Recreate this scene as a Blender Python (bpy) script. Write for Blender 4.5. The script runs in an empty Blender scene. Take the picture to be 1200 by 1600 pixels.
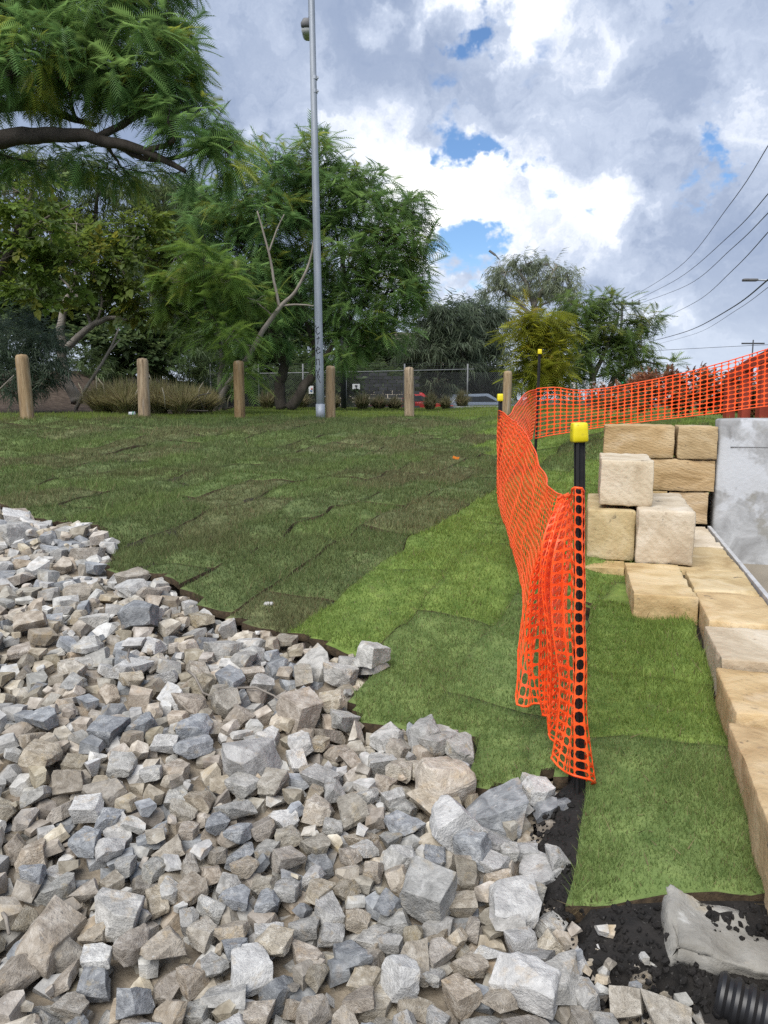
import bpy, bmesh, math, random
import numpy as np
from mathutils import Vector, Matrix, Euler, noise as mnoise

# ------------------------------------------------------------------ camera, sky, sun, exposure
SC = bpy.context.scene
COL = SC.collection
EYE = Vector((0.0, 0.0, 1.55))
PITCH = math.atan(175 / 1200)          # horizon at 625 of 1600
cam_d = bpy.data.cameras.new('camera')
cam_d.sensor_fit = 'HORIZONTAL'; cam_d.sensor_width = 36.0; cam_d.lens = 36.0
cam_d.clip_start = 0.05; cam_d.clip_end = 3000
cam = bpy.data.objects.new('camera', cam_d); COL.objects.link(cam)
cam.location = EYE; cam.rotation_euler = (math.pi / 2 - PITCH, 0, 0)
SC.camera = cam
SC.view_settings.view_transform = 'Standard'; SC.view_settings.look = 'None'
SC.view_settings.exposure = 0.62; SC.view_settings.gamma = 1.0
SC.view_settings.use_curve_mapping = False
SC.cycles.use_denoising = False
SC.cycles.max_bounces = 5; SC.cycles.transparent_max_bounces = 6
SC.cycles.diffuse_bounces = 3; SC.cycles.glossy_bounces = 2; SC.cycles.transmission_bounces = 3

def ray(px, py):
    cx = (px - 600) / 1200; cy = (800 - py) / 1200
    c, s = math.cos(PITCH), math.sin(PITCH)
    return Vector((cx, c + cy * s, -s + cy * c))

def at(px, py, Y):
    d = ray(px, py)
    return EYE + d * (Y / d.y)

SUN_EL, SUN_AZ = 52.0, 205.0           # azimuth clockwise from +Y; behind the camera, soft through cloud
W = bpy.data.worlds.new('World'); SC.world = W; W.use_nodes = True; W.cycles.sampling_method = 'NONE'
def build_world():
    nt = W.node_tree; nt.nodes.clear()
    N = lambda t, **k: _n(nt, t, **k)
    out = N('ShaderNodeOutputWorld'); bg = N('ShaderNodeBackground')
    sky = N('ShaderNodeTexSky'); sky.sky_type = 'NISHITA'; sky.sun_disc = False
    sky.sun_elevation = math.radians(SUN_EL); sky.sun_rotation = math.radians(SUN_AZ)
    sky.air_density = 1.0; sky.dust_density = 0.6; sky.ozone_density = 2.0
    tc = N('ShaderNodeTexCoord')
    L = nt.links.new
    def math_(op, a, b=None, c=None, clamp=False):
        m = N('ShaderNodeMath'); m.operation = op; m.use_clamp = clamp
        for i, v in enumerate((a, b, c)):
            if v is None: continue
            if isinstance(v, (int, float)): m.inputs[i].default_value = v
            else: L(v, m.inputs[i])
        return m.outputs[0]
    def vm(op, a, b=None, out=0):
        m = N('ShaderNodeVectorMath'); m.operation = op
        for i, v in enumerate((a, b)):
            if v is None: continue
            if isinstance(v, (tuple, list, Vector)): m.inputs[i].default_value = tuple(v)
            else: L(v, m.inputs[i])
        return m.outputs[out]
    def smooth(v, lo, hi):
        m = N('ShaderNodeMapRange'); m.interpolation_type = 'SMOOTHSTEP'
        L(v, m.inputs[0]); m.inputs[1].default_value = lo; m.inputs[2].default_value = hi
        m.inputs[3].default_value = 0; m.inputs[4].default_value = 1
        return m.outputs[0]
    def noise(vec, scale, detail, rough, dist=0.0):
        n = N('ShaderNodeTexNoise'); n.inputs['Scale'].default_value = scale
        n.inputs['Detail'].default_value = detail; n.inputs['Roughness'].default_value = rough
        n.inputs['Distortion'].default_value = dist
        L(vec, n.inputs['Vector']); return n.outputs['Fac']
    D = vm('NORMALIZE', tc.outputs['Generated'])
    sep = N('ShaderNodeSeparateXYZ'); L(D, sep.inputs[0])
    zc = math_('ADD', math_('MAXIMUM', sep.outputs[2], 0.0), 0.42)
    comb = N('ShaderNodeCombineXYZ')
    L(math_('DIVIDE', sep.outputs[0], zc), comb.inputs[0]); L(math_('DIVIDE', sep.outputs[1], zc), comb.inputs[1])
    comb.inputs[2].default_value = 3.7
    P = comb.outputs[0]
    n1 = noise(P, 2.0, 5, 0.58)           # cloud body
    n2 = noise(P, 1.0, 2, 0.5)           # broad light and dark banks
    n3 = noise(P, 6.5, 5, 0.62)           # edges
    def ncol(vec, scale, detail):
        n = N('ShaderNodeTexNoise'); n.inputs['Scale'].default_value = scale; n.inputs['Detail'].default_value = detail; n.inputs['Roughness'].default_value = .6
        L(vec, n.inputs['Vector']); return n.outputs['Color']
    nc = vm('SUBTRACT', ncol(D, 14.0, 5), (.5, .5, .5)); w1 = vm('MULTIPLY', nc, (.19, .19, .16)); w2 = vm('MULTIPLY', nc, (.35, .35, 0))
    DW = vm('ADD', D, w1)
    # breaks in the cover: directions where the cloud thins out
    def blob(px, py, rad, amp):
        h = ray(px, py).normalized()
        d = vm('DISTANCE', DW, h, out=1)
        w = smooth(d, rad, 0.0)
        return math_('MULTIPLY', w, amp)
    def total(lst):
        s = lst[0]
        for k in lst[1:]: s = math_('ADD', s, k)
        return s
    thin = total([blob(735, 390, .070, .42), blob(790, 378, .05, .30), blob(692, 462, .05, .34), blob(722, 236, .065, .34), blob(790, 248, .06, .32), blob(835, 272, .055, .32), blob(885, 325, .06, .34),
                  blob(1075, 268, .07, .36), blob(1125, 235, .055, .3), blob(727, 44, .045, .34), blob(1045, 12, .04, .3), blob(1000, 195, .09, .12)])
    glow = total([blob(760, 330, .20, .40), blob(660, 290, .16, .32), blob(900, 300, .15, .34), blob(1010, 300, .13, .30), blob(1170, 250, .13, .5), blob(780, 18, .085, .75), blob(655, 8, .06, .7),
                  blob(700, 430, .16, .5), blob(930, 420, .14, .45), blob(600, 320, .14, .3), blob(340, 70, .17, .32), blob(1190, 60, .13, .3), blob(960, 100, .09, .25), blob(480, 190, .14, .25), blob(1030, 540, .16, .3)])
    def contrast(v, k): return math_('ADD', math_('MULTIPLY', math_('SUBTRACT', v, .5), k), .5)
    body = math_('ADD', math_('MULTIPLY', n1, 0.55), math_('MULTIPLY', n3, 0.45))
    cover = math_('SUBTRACT', math_('ADD', contrast(body, 1.9), 0.15), math_('MULTIPLY', thin, .86))
    mask = smooth(cover, 0.28, 0.46)
    n4 = noise(vm('ADD', P, w2), 3.1, 6, 0.6)
    dens = math_('SUBTRACT', math_('ADD', math_('ADD', math_('MULTIPLY', contrast(n2, 1.8), 0.30), math_('MULTIPLY', contrast(n4, 2.0), 0.46)), .325), math_('MULTIPLY', glow, 0.40))
    ramp = N('ShaderNodeValToRGB'); L(dens, ramp.inputs[0])
    e = ramp.color_ramp.elements
    e[0].position = .30; e[0].color = (1.0, 1.0, .99, 1)
    e[1].position = .86; e[1].color = (.195, .25, .37, 1)
    for p, c in ((.42, (.72, .745, .80)), (.54, (.41, .465, .575)), (.68, (.265, .32, .435))):
        k = e.new(p); k.color = (*c, 1)
    skyc = N('ShaderNodeMix'); skyc.data_type = 'RGBA'; skyc.blend_type = 'MULTIPLY'
    skyc.inputs[0].default_value = 1.0
    L(sky.outputs[0], skyc.inputs[6]); skyc.inputs[7].default_value = (.075, .09, .105, 1)
    # pale haze low on the horizon
    mix = N('ShaderNodeMix'); mix.data_type = 'RGBA'
    L(mask, mix.inputs[0]); L(skyc.outputs[2], mix.inputs[6]); L(ramp.outputs[0], mix.inputs[7])
    hz = N('ShaderNodeMix'); hz.data_type = 'RGBA'
    L(math_('MULTIPLY', smooth(sep.outputs[2], .20, -.02), .55), hz.inputs[0]); L(mix.outputs[2], hz.inputs[6]); hz.inputs[7].default_value = (.60, .66, .74, 1)
    L(hz.outputs[2], bg.inputs[0]); bg.inputs[1].default_value = 1.0
    L(bg.outputs[0], out.inputs[0])
def _n(nt, t, **k):
    n = nt.nodes.new(t)
    for a, v in k.items(): setattr(n, a, v)
    return n
build_world()
sun_d = bpy.data.lights.new('sun', 'SUN'); sun_d.energy = 3.2; sun_d.angle = math.radians(50); sun_d.color = (1, .97, .92)
sun = bpy.data.objects.new('sun', sun_d); COL.objects.link(sun)
_az, _el = math.radians(SUN_AZ), math.radians(SUN_EL)
_to = Vector((math.sin(_az) * math.cos(_el), math.cos(_az) * math.cos(_el), math.sin(_el)))
sun.rotation_euler = _to.to_track_quat('Z', 'Y').to_euler(); sun.location = _to * 30

# ------------------------------------------------------------------ helpers
R = random.Random(11)
G = np.random.default_rng(7)
def tag(o, label=None, cat=None, group=None, kind=None):
    if label: o['label'] = label
    if cat: o['category'] = cat
    if group: o['group'] = group
    if kind: o['kind'] = kind
    return o
def empty(name, loc, rz=0.0):
    o = bpy.data.objects.new(name, None); COL.objects.link(o)
    o.location = loc; o.rotation_euler = (0, 0, rz); o.empty_display_size = 0.1
    return o
def link(name, me, mats, parent=None):
    if not isinstance(mats, (list, tuple)): mats = [mats]
    if not me.materials:
        for m in mats: me.materials.append(m)
    o = bpy.data.objects.new(name, me); COL.objects.link(o)
    if parent is not None:
        o.parent = parent
        o.matrix_parent_inverse = parent.matrix_basis.inverted() if parent.type == 'EMPTY' else Matrix.Identity(4)
    return o
def raw_mesh(name, V, F, mi=None, smooth=False):
    """V (n,3) array, F (m,3|4) array of one face size or list of faces"""
    me = bpy.data.meshes.new(name)
    if isinstance(F, np.ndarray):
        V = np.asarray(V, dtype=np.float32); n, k = F.shape
        me.vertices.add(len(V)); me.vertices.foreach_set('co', V.ravel())
        me.loops.add(n * k); me.loops.foreach_set('vertex_index', F.astype(np.int32).ravel())
        me.polygons.add(n); me.polygons.foreach_set('loop_start', np.arange(0, n * k, k, dtype=np.int32))
        if mi is not None: me.polygons.foreach_set('material_index', np.asarray(mi, dtype=np.int32))
        me.update(calc_edges=True)
    else:
        me.from_pydata([tuple(v) for v in V], [], [tuple(f) for f in F])
        if mi is not None: me.polygons.foreach_set('material_index', np.asarray(mi, dtype=np.int32))
        me.update()
    me.polygons.foreach_set('use_smooth', np.full(len(me.polygons), bool(smooth)))
    return me
class MB:
    """collects boxes, tubes and quads into one mesh"""
    def __init__(s): s.v = []; s.f = []; s.m = []; s.sm = False
    def add(s, V, F, m=0):
        b = len(s.v); s.v += [tuple(v) for v in V]; s.f += [tuple(b + i for i in f) for f in F]; s.m += [m] * len(F)
    def box(s, c, d, rot=None, m=0):
        c = Vector(c); h = Vector(d) / 2; V = []
        for z in (-1, 1):
            for y in (-1, 1):
                for x in (-1, 1):
                    p = Vector((x * h.x, y * h.y, z * h.z))
                    if rot is not None: p = rot @ p
                    V.append(c + p)
        s.add(V, [(0, 2, 3, 1), (4, 5, 7, 6), (0, 1, 5, 4), (2, 6, 7, 3), (0, 4, 6, 2), (1, 3, 7, 5)], m)
    def tube(s, pts, rad, n=8, caps=True, m=0):
        pts = [Vector(p) for p in pts]; k = len(pts)
        if not hasattr(rad, '__len__'): rad = [rad] * k
        V = []; F = []; ref = None
        for i, p in enumerate(pts):
            t = (pts[min(i + 1, k - 1)] - pts[max(i - 1, 0)]).normalized()
            if ref is None: ref = t.orthogonal().normalized()
            a = (ref - t * ref.dot(t))
            a = a.normalized() if a.length > 1e-6 else t.orthogonal().normalized()
            b = t.cross(a); ref = a
            for j in range(n):
                th = 2 * math.pi * j / n
                V.append(p + (a * math.cos(th) + b * math.sin(th)) * rad[i])
        for i in range(k - 1):
            for j in range(n):
                q = (j + 1) % n
                F.append((i * n + j, i * n + q, (i + 1) * n + q, (i + 1) * n + j))
        if caps: F.append(tuple(range(n - 1, -1, -1))); F.append(tuple((k - 1) * n + j for j in range(n)))
        s.add(V, F, m)
    def lathe(s, c, prof, n=16, m=0):
        s.tube([(c[0], c[1], c[2] + h) for r, h in prof], [max(r, 1e-4) for r, h in prof], n, True, m)
    def build(s, name, mats, parent=None, smooth=False, sharp=None):
        me = raw_mesh(name, s.v, s.f, s.m, smooth or sharp is not None)
        if sharp is not None: me.set_sharp_from_angle(angle=math.radians(sharp))
        return link(name, me, mats, parent)
def child_loc(o, parent):     # children are given in world space; parent empties carry only location / rotation
    return o

# ------------------------------------------------------------------ materials
def srgb(r, g, b):
    f = lambda c: (c / 255 / 12.92) if c <= 10 else ((c / 255 + .055) / 1.055) ** 2.4
    return (f(r), f(g), f(b))
def material(name, cols, scale=4.0, detail=5, rough=.85, bump=0.0, bump_scale=None, spots=None, rnd=0.0, hue=0.0, island=False,
             trans=0.0, metal=0.0, coord='Object', stretch=(1, 1, 1), pos=(.3, .7), spec=.3, cracks=None, rdist=.0):
    """noise mixed colours + optional dark spots, random value per object (or per island) and bump"""
    m = bpy.data.materials.new(name); m.use_nodes = True; nt = m.node_tree; nt.nodes.clear(); L = nt.links.new
    N = lambda t: nt.nodes.new(t)
    out = N('ShaderNodeOutputMaterial'); b = N('ShaderNodeBsdfPrincipled')
    b.inputs['Roughness'].default_value = rough; b.inputs['Metallic'].default_value = metal
    b.inputs['Specular IOR Level'].default_value = spec
    tc = N('ShaderNodeTexCoord'); mp = N('ShaderNodeMapping'); L(tc.outputs[coord], mp.inputs[0])
    mp.inputs['Scale'].default_value = stretch
    rv = None
    if island:
        g = N('ShaderNodeNewGeometry'); rv = g.outputs['Random Per Island']
    elif rnd or hue:
        g = N('ShaderNodeObjectInfo'); rv = g.outputs['Random']
    vec = mp.outputs[0]
    if rv is not None and not island:
        av = N('ShaderNodeVectorMath'); av.operation = 'ADD'; cx = N('ShaderNodeMath'); cx.operation = 'MULTIPLY'; cx.inputs[1].default_value = 37.0
        L(rv, cx.inputs[0]); L(vec, av.inputs[0]); L(cx.outputs[0], av.inputs[1]); vec = av.outputs[0]
    n = N('ShaderNodeTexNoise'); n.inputs['Scale'].default_value = scale; n.inputs['Detail'].default_value = detail; n.inputs['Roughness'].default_value = .62
    n.inputs['Distortion'].default_value = rdist
    L(vec, n.inputs['Vector'])
    rp = N('ShaderNodeValToRGB'); L(n.outputs['Fac'], rp.inputs[0]); e = rp.color_ramp.elements
    e[0].position = pos[0]; e[0].color = (*cols[0], 1); e[1].position = pos[1]; e[1].color = (*cols[-1], 1)
    for i, c in enumerate(cols[1:-1]):
        k = e.new(pos[0] + (pos[1] - pos[0]) * (i + 1) / (len(cols) - 1)); k.color = (*c, 1)
    c = rp.outputs[0]
    for sp in (spots or []):          # (colour, scale, lo, hi, amount)
        n2 = N('ShaderNodeTexNoise'); n2.inputs['Scale'].default_value = sp[1]; n2.inputs['Detail'].default_value = 4; n2.inputs['Roughness'].default_value = .65
        L(vec, n2.inputs['Vector'])
        mr = N('ShaderNodeMapRange'); mr.interpolation_type = 'SMOOTHSTEP'; L(n2.outputs['Fac'], mr.inputs[0])
        mr.inputs[1].default_value = sp[2]; mr.inputs[2].default_value = sp[3]; mr.inputs[3].default_value = 0; mr.inputs[4].default_value = sp[4]
        mx = N('ShaderNodeMix'); mx.data_type = 'RGBA'; L(mr.outputs[0], mx.inputs[0]); L(c, mx.inputs[6]); mx.inputs[7].default_value = (*sp[0], 1); c = mx.outputs[2]
    if rv is not None and (rnd or hue):
        hs = N('ShaderNodeHueSaturation'); L(c, hs.inputs['Color'])
        def rng(mul, off, amt, cen):
            a = N('ShaderNodeMath'); a.operation = 'MULTIPLY'; a.inputs[1].default_value = mul; L(rv, a.inputs[0])
            fr = N('ShaderNodeMath'); fr.operation = 'FRACT'; L(a.outputs[0], fr.inputs[0])
            q = N('ShaderNodeMapRange'); L(fr.outputs[0], q.inputs[0]); q.inputs[3].default_value = cen - amt; q.inputs[4].default_value = cen + amt
            return q.outputs[0]
        if rnd: L(rng(7.13, 0, rnd, 1.0), hs.inputs['Value']); L(rng(13.7, 0, min(rnd, .35), 1.0), hs.inputs['Saturation'])
        if hue: L(rng(3.3, 0, hue, .5), hs.inputs['Hue'])
        c = hs.outputs[0]
    L(c, b.inputs['Base Color'])
    if bump:
        n3 = N('ShaderNodeTexNoise'); n3.inputs['Scale'].default_value = bump_scale or scale * 4; n3.inputs['Detail'].default_value = 6; n3.inputs['Roughness'].default_value = .65
        L(vec, n3.inputs['Vector'])
        bp = N('ShaderNodeBump'); bp.inputs['Strength'].default_value = bump; bp.inputs['Distance'].default_value = .01
        L(n3.outputs['Fac'], bp.inputs['Height']); L(bp.outputs[0], b.inputs['Normal'])
    if trans:
        t = N('ShaderNodeBsdfTranslucent'); ms = N('ShaderNodeMixShader'); ms.inputs[0].default_value = trans
        hs2 = N('ShaderNodeHueSaturation'); hs2.inputs['Value'].default_value = 1.5; hs2.inputs['Hue'].default_value = .485; L(c, hs2.inputs['Color'])
        L(hs2.outputs[0], t.inputs[0]); L(b.outputs[0], ms.inputs[1]); L(t.outputs[0], ms.inputs[2]); L(ms.outputs[0], out.inputs[0])
    else:
        L(b.outputs[0], out.inputs[0])
    return m
def plain(name, col, rough=.6, metal=0.0, spec=.4):
    c2 = tuple(x * .8 for x in col)
    return material(name, [c2, col], scale=6, rough=rough, metal=metal, spec=spec)

# ------------------------------------------------------------------ terrain height
TH = math.radians(15.8); SA, CA = math.sin(TH), math.cos(TH)     # the stone wall runs along a = (SA, CA)
def ab(x, y): return x * SA + y * CA, x * CA - y * SA
def xy(a, b): return a * SA + b * CA, a * CA - b * SA
def sstep(lo, hi, v):
    t = np.clip((v - lo) / (hi - lo), 0, 1); return t * t * (3 - 2 * t)
_ky = np.array([-8, 0, 1.5, 2.1, 2.7, 3.6, 4.5, 5.6, 7.2, 10, 11.6, 12.7, 14, 36, 70, 3000])
_kz = np.array([-.4, -.14, .0, .08, .17, .30, .43, .57, .72, .99, 1.14, 1.225, 1.24, 1.24, 1.2, 1.2])
_ty = np.linspace(-8, 80, 3521); _tz = np.interp(_ty, _ky, _kz)
_tz = np.convolve(np.pad(_tz, 12, mode='edge'), np.ones(25) / 25, mode='valid')
def height(x, y, basin=True):
    x = np.asarray(x, dtype=float); y = np.asarray(y, dtype=float)
    yc = np.clip(12.7 + (x + 5.9) * .47, 11.8, 16.2)
    yw = np.where(y > 6, np.where(y < yc, 6 + (y - 6) * (6.7) / (yc - 6), y - yc + 12.7), y)
    z = np.interp(np.minimum(yw, 79), _ty, _tz)
    z = z - .011 * np.clip(x + 5.9, 0, 8) * sstep(6, 12, y)
    z = z + .10 * sstep(.35, .8, x) * sstep(1.66, 1.92, y) * (1 - sstep(2.3, 3.2, y))
    z = z + .42 * sstep(1.5, 4.0, x) * sstep(6.8, 9.2, y) * (1 - .75 * sstep(10, 15, y))
    z = z + 1.3 * sstep(18.5, 26, y) * sstep(-7.0, -10.5, x) * (1 - sstep(60, 120, y))
    z = z + .012 * np.sin(x * 2.1 + y * 1.3) + .010 * np.sin(x * 3.7 - y * 2.9 + 1) * (y < 30)
    a0, b0 = ab(x, y)
    z = z - .10 * np.exp(-((a0 - 4.9) / 1.0) ** 2 - ((b0 - .2) / .38) ** 2)
    if basin:
        a, b = ab(x, y)
        z = z - np.where((b > .62) & (a < 7.35) & (a > 1.6) & (b < 9), 1, 0) * np.maximum(z + .35, 0)
    return z
def hz(x, y): return float(height(x, y, False))
def ghit(px, py):
    d = ray(px, py); ts = .8 * 1.012 ** np.arange(420)
    X, Y, Z = EYE.x + d.x * ts, EYE.y + d.y * ts, EYE.z + d.z * ts
    k = int(np.argmax(Z <= height(X, Y, False))); lo, hi = ts[max(k - 1, 0)], ts[k]
    for _ in range(14):
        m = (lo + hi) / 2; p = EYE + d * m
        if p.z <= hz(p.x, p.y): hi = m
        else: lo = m
    p = EYE + d * float(hi)
    return Vector((p.x, p.y, hz(p.x, p.y)))
# ------------------------------------------------------------------ small numeric helpers
def vnoise(x, y, s, seed=0):
    """value noise, numpy"""
    x = np.asarray(x) * s + 100 + seed * 17.3; y = np.asarray(y) * s + 100 + seed * 5.1
    xi = np.floor(x).astype(np.int64); yi = np.floor(y).astype(np.int64); fx = x - xi; fy = y - yi
    fx = fx * fx * (3 - 2 * fx); fy = fy * fy * (3 - 2 * fy)
    def h(i, j):
        n = (i * 374761393 + j * 668265263 + seed * 982451653) & 0x7fffffff
        n = ((n ^ (n >> 13)) * 1274126177) & 0x7fffffff
        return ((n ^ (n >> 16)) & 0xffff) / 65535.0
    return (h(xi, yi) * (1 - fx) + h(xi + 1, yi) * fx) * (1 - fy) + (h(xi, yi + 1) * (1 - fx) + h(xi + 1, yi + 1) * fx) * fy
def in_poly(x, y, poly):
    x = np.asarray(x); y = np.asarray(y); c = np.zeros(x.shape, dtype=bool); n = len(poly)
    for i in range(n):
        x1, y1 = poly[i]; x2, y2 = poly[(i + 1) % n]
        if y1 == y2: continue
        k = ((y1 > y) != (y2 > y)) & (x < (x2 - x1) * (y - y1) / (y2 - y1) + x1)
        c ^= k
    return c

# ------------------------------------------------------------------ ground
M = {}
M['soil'] = material('dark_soil', [(.012, .010, .008), (.035, .027, .018)], scale=9, rough=.95, bump=.5, bump_scale=60)
M['black'] = material('black_wet_soil', [(.008, .0075, .007), (.024, .021, .019)], scale=14, rough=.8, bump=.9, bump_scale=70, spots=[((.09, .085, .08), 90, .62, .7, .6)])
M['gravel'] = material('gravel_dust', [(.16, .13, .095), (.34, .29, .225)], scale=16, rough=.95, bump=.8, bump_scale=90)
M['lawn'] = material('lawn_green', [(.050, .075, .016), (.085, .13, .028), (.12, .145, .04)], scale=1.4, detail=8, rough=.95, bump=.5, bump_scale=40)
M['mulch'] = material('bark_mulch', [(.022, .015, .010), (.06, .042, .03), (.10, .075, .055)], scale=7, detail=8, rough=.95, bump=.9, bump_scale=25)
M['far'] = material('far_ground', [(.035, .05, .016), (.065, .075, .035)], scale=.2, rough=.95)

def grid_axis(lo, hi, fine_lo, fine_hi, st, grow=1.22):
    p = list(np.arange(fine_lo, fine_hi + 1e-6, st))
    s = st; v = fine_hi
    while v < hi: s *= grow; v += s; p.append(v)
    s = st; v = fine_lo
    while v > lo: s *= grow; v -= s; p.insert(0, v)
    return np.array(p)
gx = grid_axis(-1500, 1500, -7, 6, .11, 1.16); gy = grid_axis(-30, 2500, .3, 16.5, .11, 1.14)
GX, GY = np.meshgrid(gx, gy); GZ = height(GX, GY)
GZ[GY > 200] -= .0
nx, ny = len(gx), len(gy)
idx = np.arange(nx * ny).reshape(ny, nx)
F = np.stack([idx[:-1, :-1], idx[:-1, 1:], idx[1:, 1:], idx[1:, :-1]], -1).reshape(-1, 4)
cxs = (GX[:-1, :-1] + GX[1:, 1:]).ravel() / 2; cys = (GY[:-1, :-1] + GY[1:, 1:]).ravel() / 2
ycr = np.clip(12.7 + (cxs + 5.9) * .47, 11.8, 16.2)
mi = np.zeros(len(F), dtype=int)
mi[(cys > ycr - .55 + .25 * (vnoise(cxs, cys, 1.5) - .5))] = 3
mi[(cys > 7.4) & (cxs > 3.6)] = 3
aa_, bb_ = ab(cxs, cys)
bank = (cxs < -4.2 - .12 * (cys - 17) + .8 * (vnoise(cxs, cys, .8, 3) - .5)) & (cys > 17.6) & (cys < 60)
mi[bank] = 4
mi[cys > 60] = 5
mi[(cys < 2.12) & (cxs > .3)] = 1; mi[(cys < 2.62) & (cxs > .19 * cys)] = 1
mi[(cys > 33.4) & (cys <= 60)] = 4
mi[(cys < 7) & (cxs < .45) & (mi == 0) & (cxs > -6)] = 0
ground = link('ground', raw_mesh('ground', np.stack([GX, GY, GZ], -1).reshape(-1, 3), F, mi, True),
              [M['soil'], M['black'], M['gravel'], M['lawn'], M['mulch'], M['far']])
tag(ground, kind='structure')
GND = ground.data

# ------------------------------------------------------------------ edge between the turf and the rubble
edge_px = [(-420, 752), (-150, 772), (0, 793), (60, 812), (135, 822), (182, 852), (172, 893), (262, 915), (322, 948), (398, 984), (470, 999), (520, 1020),
           (598, 1040), (592, 1062), (552, 1092), (560, 1137), (628, 1140), (690, 1146), (742, 1150), (738, 1245), (800, 1238), (850, 1214), (893, 1226)]
EDGE = [(p.x, p.y) for p in (ghit(*q) for q in edge_px)]
AP, BP = ab(*EDGE[-1])
right_side = [xy(AP + .02, -.05), xy(4.55, -.05), xy(4.6, .50), xy(7.2, .50), xy(7.56, .6), xy(7.56, 2.6), (4.9, 7.6), (6.2, 9.6), (6.2, 16.5), (-14, 16.5), (-14, 7.6)]
TURF = EDGE + right_side
STRIP = [xy(2.075, -.035), xy(2.225, .525), xy(4.6, .525), xy(4.6, -.03)]

# ------------------------------------------------------------------ laid turf: one slab at a time
U = math.radians(24); US, UC = math.sin(U), math.cos(U)
def uv(x, y): return x * US + y * UC, x * UC - y * US
def uvxy(u, v): return u * US + v * UC, u * UC - v * US
turf_cols = {'dark': ((.052, .078, .025), (.146, .186, .068)), 'dull': ((.063, .080, .031), (.168, .182, .080)),
             'mid': ((.057, .090, .025), (.156, .206, .068)), 'fresh': ((.072, .124, .022), (.198, .268, .064)), 'cool': ((.070, .116, .030), (.188, .248, .080))}
TM = {k: material('turf_' + k, [v[0], v[1]], scale=9, detail=8, rough=.95, bump=.8, bump_scale=70, spots=[((.10, .085, .045), 5, .60, .74, .55)]) for k, v in turf_cols.items()}
M['sod'] = material('turf_root_soil', [(.020, .014, .009), (.075, .052, .03)], scale=40, rough=.95, bump=.9, bump_scale=120)
lawn = empty('lawn', (0, 0, 0)); tag(lawn, kind='structure')
SLABS = []
def turf_slab(fmap, u0, u1, v0, v1, kind, poly, st, lift, thick=.045, curl=.014):
    nu = max(3, int((u1 - u0) / st)); nv = max(3, int((v1 - v0) / st))
    gu, gv = np.meshgrid(np.linspace(u0, u1, nu + 1), np.linspace(v0, v1, nv + 1))
    su = len(SLABS)
    ju = .07 * (vnoise(gu, gv, 3.1, 4) - .5); jv = .07 * (vnoise(gu, gv, 3.3, 5) - .5)
    X, Y = fmap(gu + ju, gv + jv)
    e = np.minimum(np.minimum(gu - u0, u1 - gu), np.minimum(gv - v0, v1 - gv))
    Z = height(X, Y, False) + lift + (.06 if kind in ('dark', 'dull', 'mid') else .04) * (vnoise(X, Y, 3.4, 8) - .5) + .026 * (vnoise(X, Y, 10, 9) - .5) - curl * np.exp(-e / .035) + .012 * np.exp(-((e - .10) / .06) ** 2) * (vnoise(X, Y, 2.2, 2) - .2)
    ii = np.arange((nu + 1) * (nv + 1)).reshape(nv + 1, nu + 1)
    quads = np.stack([ii[:-1, :-1], ii[:-1, 1:], ii[1:, 1:], ii[1:, :-1]], -1).reshape(-1, 4)
    if poly is not None:
        cx = X.ravel()[quads].mean(1); cy = Y.ravel()[quads].mean(1)
        quads = quads[in_poly(cx, cy, poly)]
    if len(quads) < 3: return
    V = np.stack([X, Y, Z], -1).reshape(-1, 3)
    # skirt round the open boundary
    ed = {}
    for q in quads:
        for i in range(4):
            a, b = int(q[i]), int(q[(i + 1) % 4]); ed[(a, b)] = 1
    bnd = [k for k in ed if (k[1], k[0]) not in ed]
    # fmap with u = forward, v = right gives clockwise quads: flip
    low = {}; V2 = V.tolist(); faces = [tuple(int(i) for i in q[::-1]) for q in quads]; m = [0] * len(faces)
    for a, b in bnd:
        for k in (a, b):
            if k not in low:
                low[k] = len(V2); p = V2[k]; V2.append([p[0] + R.uniform(-.006, .006), p[1] + R.uniform(-.006, .006), p[2] - thick + R.uniform(-.006, .006)])
        faces.append((a, b, low[b], low[a])); m.append(1)
    used = sorted({i for f in faces for i in f}); rm = {k: i for i, k in enumerate(used)}
    me = raw_mesh('turf_slab', [V2[k] for k in used], [tuple(rm[i] for i in f) for f in faces], m, True)
    link('turf_slab', me, [TM[kind], M['sod']], lawn)
    SLABS.append((X, Y, Z, kind))
v = -11.2; row = 0
turf_plan = []
while v < 8.0:
    w = .46; u = -2.0 + (row % 2) * .62 + R.uniform(-.15, .15)
    while u < 17:
        ln = R.choice((1.25, 1.3, 1.2, 1.35))
        cx, cy = uvxy(u + ln / 2, v + w / 2)
        kind = R.choice(('dark', 'dark', 'mid', 'dull', 'dark', 'mid', 'dull'))
        if v + w / 2 > -1.78 and cy < 8.6: kind = 'fresh'
        if v > -1.78 and cy < 4.1: kind = 'cool'
        if cy > 9 and cx > 1.5: kind = R.choice(('mid', 'fresh'))
        st = .05 if cy < 4.5 else (.075 if cy < 7.5 else .11)
        g = R.uniform(.006, .020)
        gap = g if kind in ('dark', 'dull', 'mid') else .0005
        yc_ = min(max(12.7 + (cx + 5.9) * .47, 11.8), 16.2)
        if cy - .7 < yc_ - .5:
            turf_slab(uvxy, u + gap, u + ln - gap, v + gap, v + w - gap, kind, TURF, st, .032 + (R.uniform(-.010, .012) if kind in ('dark', 'dull', 'mid') else R.uniform(-.004, .004)), curl=.014 if kind in ('dark', 'dull', 'mid') else .003)
        u += ln
    v += w; row += 1
def strip_map(u, v): return xy(u + (v + .035) * .283 * np.clip((2.985 - u) / .97, 0, 1), v)
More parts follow.
